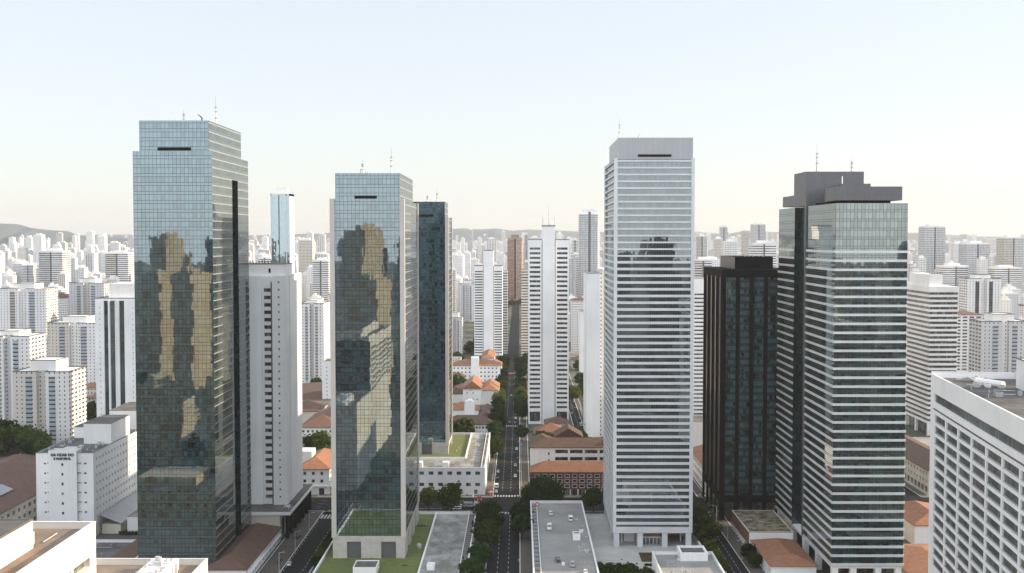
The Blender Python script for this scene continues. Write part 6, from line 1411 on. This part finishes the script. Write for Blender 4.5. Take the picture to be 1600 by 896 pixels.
clutter(NB, -17, -6, 20, 60, ztop, 9, 3); clutter(F1, 9, 22, 0, 50, 77.2, 3, 4); clutter(F2, -15, 8, -20, 22, 46.2, 6, 5)
clutter(P2b, 12, 26, -50, 40, 14.02, 7, 6); clutter(FB, -9, 2, -20, 20, 9.02, 4, 7); clutter(an, -11, 11, -24, 24, 7.02, 7, 8); clutter(gs, -13, -2, -14, 14, 6.02, 4, 9)
clutter(P3, 8, 11.5, -60, 70, 8.03, 5, 10); clutter(B1, 14.5, 18, -30, -20, 13.07, 2, 11); clutter(T3, -15, 15, 24, 28, 176.45, 4, 12); clutter(P2, -1.5, 4, 20, 75, 5.03, 0, 13) if 0 else None
# ------------------------------------------------------------------ city fill
occupy(-60, 60, -60, 60); occupy(-160, 160, 60, 470)
rc = random.Random(2024)
def inframe(x, y, m=.47): return abs(x + .006 * y) < m * y
BIG = [(208, 395), (515, 705), (940, 1086), (1204, 1418)]
def hidden(x, y, w_, ztop):
    px0, px1 = VX + (x - w_ / 2) / y * F, VX + (x + w_ / 2) / y * F; py = HY + (H - ztop) / y * F
    for a_, b_ in BIG:
        if px0 > a_ + 30 and px1 < b_ - 30 and py > 300: return True
    return False
# house prototypes
hp = []
for i in range(10):
    w_, d_, z_ = rc.uniform(14, 30), rc.uniform(12, 24), rc.choice([6.5, 6.5, 9.5, 9.5, 12.5])
    rt_ = rc.choice(['tile', 'tile', 'tileb', 'tileb', 'flat'])
    kw = dict(roof='hip', roofmat=rt_, rh=min(w_, d_) * .22) if rt_ != 'flat' else dict(roof='flat', roofmat='deck', par=.6)
    r = building('house', 'x', 'house', -w_ / 2, w_ / 2, -d_ / 2, d_ / 2, 0, z_, 'fhouse', {}, occ=False, **kw)
    r['group'] = 'low houses between the towers'; hp.append((r, w_, d_, z_, 'orange roofed' if rt_ == 'tile' else 'brown roofed' if rt_ == 'tileb' else 'flat roofed'))
LAB = []
placed = 0; tries = 0; used = set()
while placed < 280 and tries < 14000:
    tries += 1
    Y = 630 + 1700 * rc.random() ** 1.3; X = rc.uniform(-.46, .46) * Y
    k = rc.randrange(10); r, w_, d_, z_, rl = hp[k]; rot = rc.random() < .5; ww, dd = (d_, w_) if rot else (w_, d_)
    if not isfree(X - ww / 2 - 1.5, X + ww / 2 + 1.5, Y - dd / 2 - 1.5, Y + dd / 2 + 1.5): continue
    if hidden(X, Y, ww, 12): continue
    occupy(X - ww / 2, X + ww / 2, Y - dd / 2, Y + dd / 2)
    if k in used: o = dup(r, (X, Y, 0), R(90) if rot else 0)
    else: o = r; r.location = (X, Y, 0); r.rotation_euler = (0, 0, R(90) if rot else 0); used.add(k)
    LAB.append((o, rl + ' low house', X, Y, z_)); placed += 1
# tower prototypes: several plans at several heights
tp = []
def proto(k, hgt):
    nm = 'apartment_tower'
    if k == 0:
        w_, d_ = 24, 22; r = twin('x', -12, 12, -11, 22, hgt - 4, hgt, name=nm, occ=False, sideops=False); r.location = (0, 0, 0); look = 'twin-winged tower'
    elif k == 1: w_, d_ = 20, 20; r = slab('x', 0, 10, 0, 1, 'band', name=nm) if 0 else None
    if k > 6: nm = 'slender_tower'
    if k in (1, 2, 3, 4, 5, 6, 7, 8):
        w_, d_, fm, look = {1: (22, 20, 'fband', 'banded tower'), 2: (20, 18, 'fgrid', 'gridded tower'), 3: (26, 16, 'fpunch', 'slab with small windows'), 4: (18, 18, 'fgrey', 'grey slender tower'), 5: (30, 18, 'fbalc', 'wide balcony slab'), 6: (16, 16, 'fpunch', 'slender blank tower'), 7: (12, 13, 'fgrid', 'thin gridded tower'), 8: (13, 11, 'fpunch', 'thin pale tower')}[k]
        r = thing(nm, 'x', 'apartment tower'); a, b = w_ / 2, d_ / 2
        if k in (1, 4):
            for s in (-1, 1): m = MB(); xa, xb = sorted((s * a, s * 1.1)); m.box(xa, xb, -b, b, 0, hgt - 5, 0, 1); m.build('wing', [fm, 'white2'], r)
            m = MB(); m.box(-1.1, 1.1, -b + 1, b - 1, 0, hgt - 4); m.build('dark_slot', 'darkmetal', r)
        elif k == 6:
            m = MB(); m.prism([(-a, -b + 3), (-a + 3, -b), (a - 3, -b), (a, -b + 3), (a, b - 3), (a - 3, b), (-a + 3, b), (-a, b - 3)], 0, hgt - 5, 0, 1); m.build('wall', [fm, 'white2'], r)
        else:
            m = MB(); m.box(-a, a, -b, b, 0, hgt - 5, 0, 1); m.wall(a + .01, -b, a + .01, b, 0, hgt - 5, 1); m.build('wall', [fm, 'white2'], r)
        m = MB(); m.box(-a * .97, a * .97, -b * .97, b * .97, hgt - 5, hgt - 3.6); m.build('top_wall', 'white2', r)
        m = MB(); m.box(-a * .5, a * .45, -b * .5, b * .6, hgt - 3.6, hgt, 0, 0)
        if hgt % 4 == 2: m.box(-a * .3, a * .1, -b * .3, b * .3, hgt, hgt + 3.2)
        m.tube((a * .6, b * .3, hgt - 3.6), (a * .6, b * .3, hgt - .8), 1.3, 1.3, 8); m.build('penthouse', 'white2', r)
        if k in (1, 3, 6): m = MB(); m.tube((0, 0, hgt), (0, 0, hgt + 8), .22, .1, 4); m.tube((a * .3, 0, hgt), (a * .3, 0, hgt + 3.5), .18, .1, 4); m.build('antenna', 'steel', r)
    return (r, w_, d_, hgt, look)
hs_ = [42, 58, 74, 92, 112]
for k in (0, 1, 2, 3, 4, 5, 6, 7, 8):
    for hgt in hs_: tp.append(proto(k, hgt))
tused = set(); nT = 0; tries = 0
def place_tower(X, Y, q, lab=True):
    r, w_, d_, hg, look = tp[q]
    if q in tused: o = dup(r, (X, Y, 0), 0)
    else: o = r; r.location = (X, Y, 0); tused.add(q)
    return o
cand = []
while len(cand) < 290 and tries < 60000:
    tries += 1
    Y = 1200 + 1500 * rc.random() ** .75; X = rc.uniform(-.47, .47) * Y
    hi = rc.random(); hidx = min(4, int(5 * (hi ** (1.6 if Y < 1900 else 1.0))))
    if Y < 1700: hidx = min(hidx, 2)
    q = rc.choice([0, 1, 1, 2, 3, 3, 5, 6, 6, 2, 4 if X > 0 else 6]) * 5 + hidx
    r, w_, d_, hg, look = tp[q]
    if not isfree(X - w_ / 2 - 3, X + w_ / 2 + 3, Y - d_ / 2 - 3, Y + d_ / 2 + 3): continue
    if hidden(X, Y, w_, hg): continue
    # keep the avenue view and the tall landmarks unobstructed
    px = VX + X / Y * F; top = HY + (H - hg) / Y * F
    if Y < 1900 and 700 < px < 940 and top < 450: continue
    if -40 < X < 20 and Y < 2640: continue
    occupy(X - w_ / 2, X + w_ / 2, Y - d_ / 2, Y + d_ / 2); cand.append(1)
    o = place_tower(X, Y, q); o['group'] = 'pale apartment towers across the city'; LAB.append((o, look, X, Y, hg))
print('towers', len(cand), 'houses', placed)
nS = 0; tries = 0
while nS < 230 and tries < 40000:
    tries += 1
    Y = 1300 + 1500 * rc.random() ** .8; X = rc.uniform(-.47, .47) * Y; hidx = min(4, int(5 * rc.random() ** (1.2 if Y > 1800 else 2.2)))
    q = rc.choice([7, 8]) * 5 + hidx; r, w_, d_, hg, look = tp[q]; px = VX + X / Y * F; top = HY + (H - hg) / Y * F
    if not isfree(X - w_ / 2 - 1.5, X + w_ / 2 + 1.5, Y - d_ / 2 - 1.5, Y + d_ / 2 + 1.5) or hidden(X, Y, w_, hg) or (Y < 1900 and 700 < px < 940 and top < 450) or (-40 < X < 20 and Y < 2640): continue
    occupy(X - w_ / 2, X + w_ / 2, Y - d_ / 2, Y + d_ / 2); o = place_tower(X, Y, q); o['group'] = 'thin pale towers across the city'; LAB.append((o, look, X, Y, hg)); nS += 1
# everything farther: one mass
mb = MB(); n = 0; tries = 0
mats = ['fpunch', 'fband', 'fgrid', 'white2', 'fgrey', 'fbalc', 'tile']
while n < 5200 and tries < 90000:
    tries += 1
    Y = 2680 + 5600 * rc.random(); X = rc.uniform(-.5, .5) * Y
    if not isfree(X - 14, X + 14, Y - 14, Y + 14) or hidden(X, Y, 20, 60): continue
    w_, d_ = rc.uniform(11, 26), rc.uniform(11, 24); hg = rc.choice([25, 40, 50, 60, 60, 75, 85, 95, 110]) * rc.uniform(.85, 1.15)
    if rc.random() < .05: hg = rc.uniform(110, 165)
    g_ = rc.choice([0, 1, 2, 3, 0, 3, 4, 5]); mb.box(X - w_ / 2, X + w_ / 2, Y - d_ / 2, Y + d_ / 2, 0, hg, g_, 3)
    mb.box(X - w_ * .25, X + w_ * .25, Y - d_ * .25, Y + d_ * .25, hg, hg + rc.uniform(2, 6), 3, 3); n += 1
for i in range(1500):     # low roofs between them
    Y = 2350 + 4200 * rc.random() ** 1.1; X = rc.uniform(-.48, .48) * Y; w_, d_ = rc.uniform(12, 30), rc.uniform(12, 26)
    if not isfree(X - w_ / 2, X + w_ / 2, Y - d_ / 2, Y + d_ / 2): continue
    mb.box(X - w_ / 2, X + w_ / 2, Y - d_ / 2, Y + d_ / 2, 0, rc.uniform(7, 18), 3, rc.choice([3, 6, 6, 3]))
o = mb.build('distant_city', mats); o['kind'] = 'stuff'; tag(o, 'hazy mass of small pale high-rise blocks out to the hills', 'city')
# trees between buildings
nt_ = 0; tries = 0; fu = set()
while nt_ < 285 and tries < 20000:
    tries += 1
    Y = 640 + 1900 * rc.random() ** 1.4; X = rc.uniform(-.46, .46) * Y
    if not isfree(X - 4, X + 4, Y - 4, Y + 4) or hidden(X, Y, 10, 12): continue
    n_ = rc.choice([1, 1, 2, 3, 4])
    for j in range(n_):
        k = rc.randrange(4); x, y = X + rc.uniform(-8, 8) * (j > 0), Y + rc.uniform(-9, 9) * (j > 0); s = rc.uniform(.8, 1.4)
        if k in fu: o = dup(farT[k], (x, y, 0), rc.uniform(0, 6.28), None, None, s)
        else: o = farT[k]; o.location = (x, y, 0); fu.add(k)
        o['label'] = 'rounded tree among the distant low buildings and towers'; nt_ += 1
mb = MB()
for i in range(900):      # far-off wooded patches that read as one mass
    cx_, cy_ = rc.uniform(-.47, .47), 2300 + 5000 * rc.random(); cx_ *= cy_
    if not isfree(cx_ - 12, cx_ + 12, cy_ - 12, cy_ + 12): continue
    for j in range(14):
        x, y, s = cx_ + rc.gauss(0, 22), cy_ + rc.gauss(0, 16), rc.uniform(5, 10); rz_ = rc.uniform(4, 10)
        mb.ball((x, y, rz_ * .5), s, 0, 6, 3)
o = mb.build('distant_woods', 'leaf'); o['kind'] = 'stuff'; tag(o, 'dark green tree canopy filling gaps in the far city', 'woods')

# ------------------------------------------------------------------ the city behind and beside the viewpoint (mirrored in the glass)
def back_tower(cx, cy, w_, d_, hg, mat='ftan', mast=0, rz=0):
    if not isfree(cx - w_ / 2, cx + w_ / 2, cy - d_ / 2, cy + d_ / 2): return
    occupy(cx - w_ / 2, cx + w_ / 2, cy - d_ / 2, cy + d_ / 2)
    r = thing('city_tower', 'concrete tower outside the picture, seen only mirrored in the glass towers', 'apartment tower', (cx, cy, 0), R(rz), 'towers behind the viewpoint')
    m = MB(); m.box(-w_ / 2, w_ / 2, -d_ / 2, d_ / 2, 0, hg, 0, 1); m.build('wall', [mat, 'roofgrey'], r)
    m = MB(); m.box(-w_ * .28, w_ * .22, -d_ * .3, d_ * .3, hg, hg + 5); m.build('penthouse', 'ftanb' if 'tan' in mat else 'fdark', r)
    if mast: m = MB(); m.tube((0, 0, hg + 5), (0, 0, hg + 5 + mast), .5, .2); m.build('antenna', 'steel', r)
    return r
OCC.append((-70, 70, -90, 70))
occ_keep = OCC[:]; OCC[:] = [o for o in OCC if o != (-160, 160, 60, 470)]
back_tower(-459, -568, 34, 26, 142, 'ftan', 0, 40); back_tower(-352, -190, 26, 22, 103, 'ftanb', 0, 28); back_tower(-308, -150, 25, 25, 108, 'ftanb', 0, 30); back_tower(-222, 225, 16, 20, 52, 'ftan', 0, 35); back_tower(-182, 232, 12, 14, 56, 'ftanb', 0, 45)
back_tower(-180, 330, 60, 44, 12.5, 'ftan'); back_tower(-175, -334, 30, 30, 150, 'ftan', 14, 40); back_tower(-137, -90, 32, 24, 104, 'ftanb', 0, 28); back_tower(-86, 312, 18, 22, 38, 'ftanb')
back_tower(-75, -260, 18, 20, 128, 'ftan', 0, 35); back_tower(-40, -420, 24, 24, 118, 'ftan'); back_tower(70, -300, 40, 26, 112, 'fdark2'); back_tower(180, -420, 30, 30, 138, 'fdark'); back_tower(330, 120, 26, 40, 100, 'ftan'); back_tower(300, 300, 30, 40, 70, 'fband')
back_tower(240, 430, 30, 40, 88, 'ftanb') if 0 else None
rb = random.Random(99); n = 0; tries = 0
while n < 105 and tries < 9000:
    tries += 1
    Y = -120 - 2300 * rb.random() ** 1.2; X = rb.uniform(-1400, 1400)
    hg = rb.choice([30, 45, 60, 75, 90, 105, 120, 135]); w_, d_ = rb.uniform(18, 36), rb.uniform(16, 30)
    if not isfree(X - w_ / 2 - 8, X + w_ / 2 + 8, Y - d_ / 2 - 8, Y + d_ / 2 + 8): continue
    back_tower(X, Y, w_, d_, hg, rb.choice(['fdark', 'fdark', 'fdark2', 'fdark', 'fdark2', 'ftan', 'fdark'])); n += 1
n = 0; tries = 0
while n < 55 and tries < 6000:      # left and right flanks, out of frame
    tries += 1
    s = rb.choice([-1, 1]); Y = rb.uniform(-100, 1600); X = s * (max(200, .52 * Y + 20) + rb.uniform(10, 620))
    hg = rb.choice([25, 40, 55, 70, 85, 100, 110]); w_, d_ = rb.uniform(18, 34), rb.uniform(18, 34)
    if not isfree(X - w_ / 2 - 7, X + w_ / 2 + 7, Y - d_ / 2 - 7, Y + d_ / 2 + 7): continue
    back_tower(X, Y, w_, d_, hg, rb.choice(['fdark2', 'fgrid', 'ftan', 'fdark2', 'ftan'])); n += 1
n = 0; tries = 0
while n < 100 and tries < 6000:      # low blocks in front and below
    tries += 1
    Y = rb.uniform(-500, 440); X = rb.uniform(-560, 560); w_, d_ = rb.uniform(16, 40), rb.uniform(14, 34); hg = rb.choice([7, 9, 12, 15, 22])
    if Y > 0 and abs(X) < .46 * Y and hg > H - .30 * Y - 4: continue
    if not isfree(X - w_ / 2 - 4, X + w_ / 2 + 4, Y - d_ / 2 - 4, Y + d_ / 2 + 4): continue
    if -115 < X < 115 and Y > 290: continue
    occupy(X - w_ / 2, X + w_ / 2, Y - d_ / 2, Y + d_ / 2)
    OCC.pop(); back_tower(X, Y, w_, d_, hg, rb.choice(['fdark', 'fdark2', 'fdark'])); n += 1
for k in range(40):
    X, Y = rb.uniform(-400, 400), rb.uniform(-300, 430)
    if isfree(X - 5, X + 5, Y - 5, Y + 5) and not (-115 < X < 115 and Y > 290): o = dup(farT[k % 4], (X, Y, 0), k, 'rounded tree outside the picture, mirrored in the glass', 'trees behind the viewpoint', 1.1); o.name = 'city_tree'

# ------------------------------------------------------------------ hills
def ridge(name, prof, Y, depth, zs=1.0):
    """prof: (px, py) silhouette; ridge built at distance Y as a real mass sloping both ways"""
    nx = 90; mb = MB(); rr = random.Random(int(Y)); px0, px1 = prof[0][0], prof[-1][0]
    def hgt(px):
        for (a, b), (c, d) in zip(prof[:-1], prof[1:]):
            if a <= px <= c: t = (px - a) / (c - a); t = t * t * (3 - 2 * t); return zat(b + (d - b) * t, Y)
        return 0
    rows = [(-1.0, 0), (-.75, .25), (-.5, .52), (-.25, .8), (0, 1), (.5, .6), (1.0, 0)]; G = []
    for (k, f_) in rows:
        row = []
        for i in range(nx + 1):
            px = px0 + (px1 - px0) * i / nx; x = xat(px, Y); h = hgt(px); n_ = math.sin(i * .9 + k * 5) * .05 + math.sin(i * .37 + k * 9) * .06
            row.append((x, Y + k * depth + math.sin(i * .5) * depth * .06, max(-5, h * (f_ + (n_ if 0 < f_ < 1 else 0)))))
        G.append(row)
    for r_ in range(len(G) - 1):
        for i in range(nx): mb.quad(G[r_][i], G[r_][i + 1], G[r_ + 1][i + 1], G[r_ + 1][i])
    o = mb.build(name, 'hill', smooth=True); o['kind'] = 'structure'
ridge('hills', [(-260, 366), (-120, 352), (-30, 347), (15, 350), (50, 357), (95, 361), (125, 369), (160, 371), (230, 374)], 6800, 900)
ridge('hills', [(-400, 372), (60, 369), (180, 367), (420, 368), (480, 366), (560, 362), (640, 360), (715, 358), (735, 356), (752, 359), (775, 357.5), (800, 361), (830, 359), (855, 360), (900, 362), (960, 363), (1085, 363), (1130, 366), (1165, 361), (1210, 363), (1330, 366), (1425, 364), (1470, 367), (1520, 370), (1560, 370), (1640, 372), (1900, 373)], 10500, 1600)

# ------------------------------------------------------------------ labels for the fill, by look and place
def gap(px):
    for a_, b_, nm in ((-999, 215, 'left of the tallest glass tower'), (215, 395, 'behind the tallest glass tower'), (395, 516, 'between tallest glass tower and lawn tower'), (516, 705, 'behind the lawn glass towers'), (705, 800, 'left of the avenue in the centre'), (800, 942, 'between avenue and banded tower'), (942, 1084, 'behind the banded tower'), (1084, 1207, 'above or beside the black tower'), (1207, 1416, 'behind the dark crowned tower'), (1416, 9999, 'right of the dark crowned tower')):
        if a_ <= px < b_: return nm
groups = {}
for o, look, X, Y, hg in LAB:
    px = VX + X / Y * F; rng = 'near' if Y < 1000 else 'mid-distance' if Y < 1900 else 'far'
    groups.setdefault((look, gap(px), rng), []).append((px, o))
def ordw(n): return str(n) + ('th' if 10 <= n % 100 <= 20 else {1: 'st', 2: 'nd', 3: 'rd'}.get(n % 10, 'th'))
for (look, gp, rng), L_ in groups.items():
    L_.sort(key=lambda t: t[0])
    for i, (px, o) in enumerate(L_): o['label'] = ('%s %s, %s from left, %s' % (rng, look, ordw(i + 1), gp)) if len(L_) > 1 else '%s %s %s' % (rng, look, gp)
# unused prototypes go away
for lst, us in ((tp, tused), (hp, used)):
    for k, q in enumerate(lst):
        if k not in us:
            for c in list(q[0].children):
                for d in list(c.children): bpy.data.objects.remove(d)
                bpy.data.objects.remove(c)
            bpy.data.objects.remove(q[0])
for k in range(4):
    if k not in fu:
        for c in list(farT[k].children): bpy.data.objects.remove(c)
        bpy.data.objects.remove(farT[k])

# ------------------------------------------------------------------ haze
if HAZE > 0:
    mb = MB(); mb.box(-9500, 9500, -3000, 13500, -6, 345); hz = mb.build('haze', 'white'); hz['kind'] = 'stuff'
    m, nt = newmat('haze_air'); g = N(nt); pv = g.n('ShaderNodeVolumePrincipled'); pv.inputs['Density'].default_value = HAZE; pv.inputs['Color'].default_value = (.93, .95, .98, 1); pv.inputs['Anisotropy'].default_value = .25
    o = g.n('ShaderNodeOutputMaterial'); g.link(pv.outputs[0], o.inputs['Volume']); hz.data.materials.clear(); hz.data.materials.append(m); tag(hz, 'thin pale haze that fades the far city and hills', 'haze')
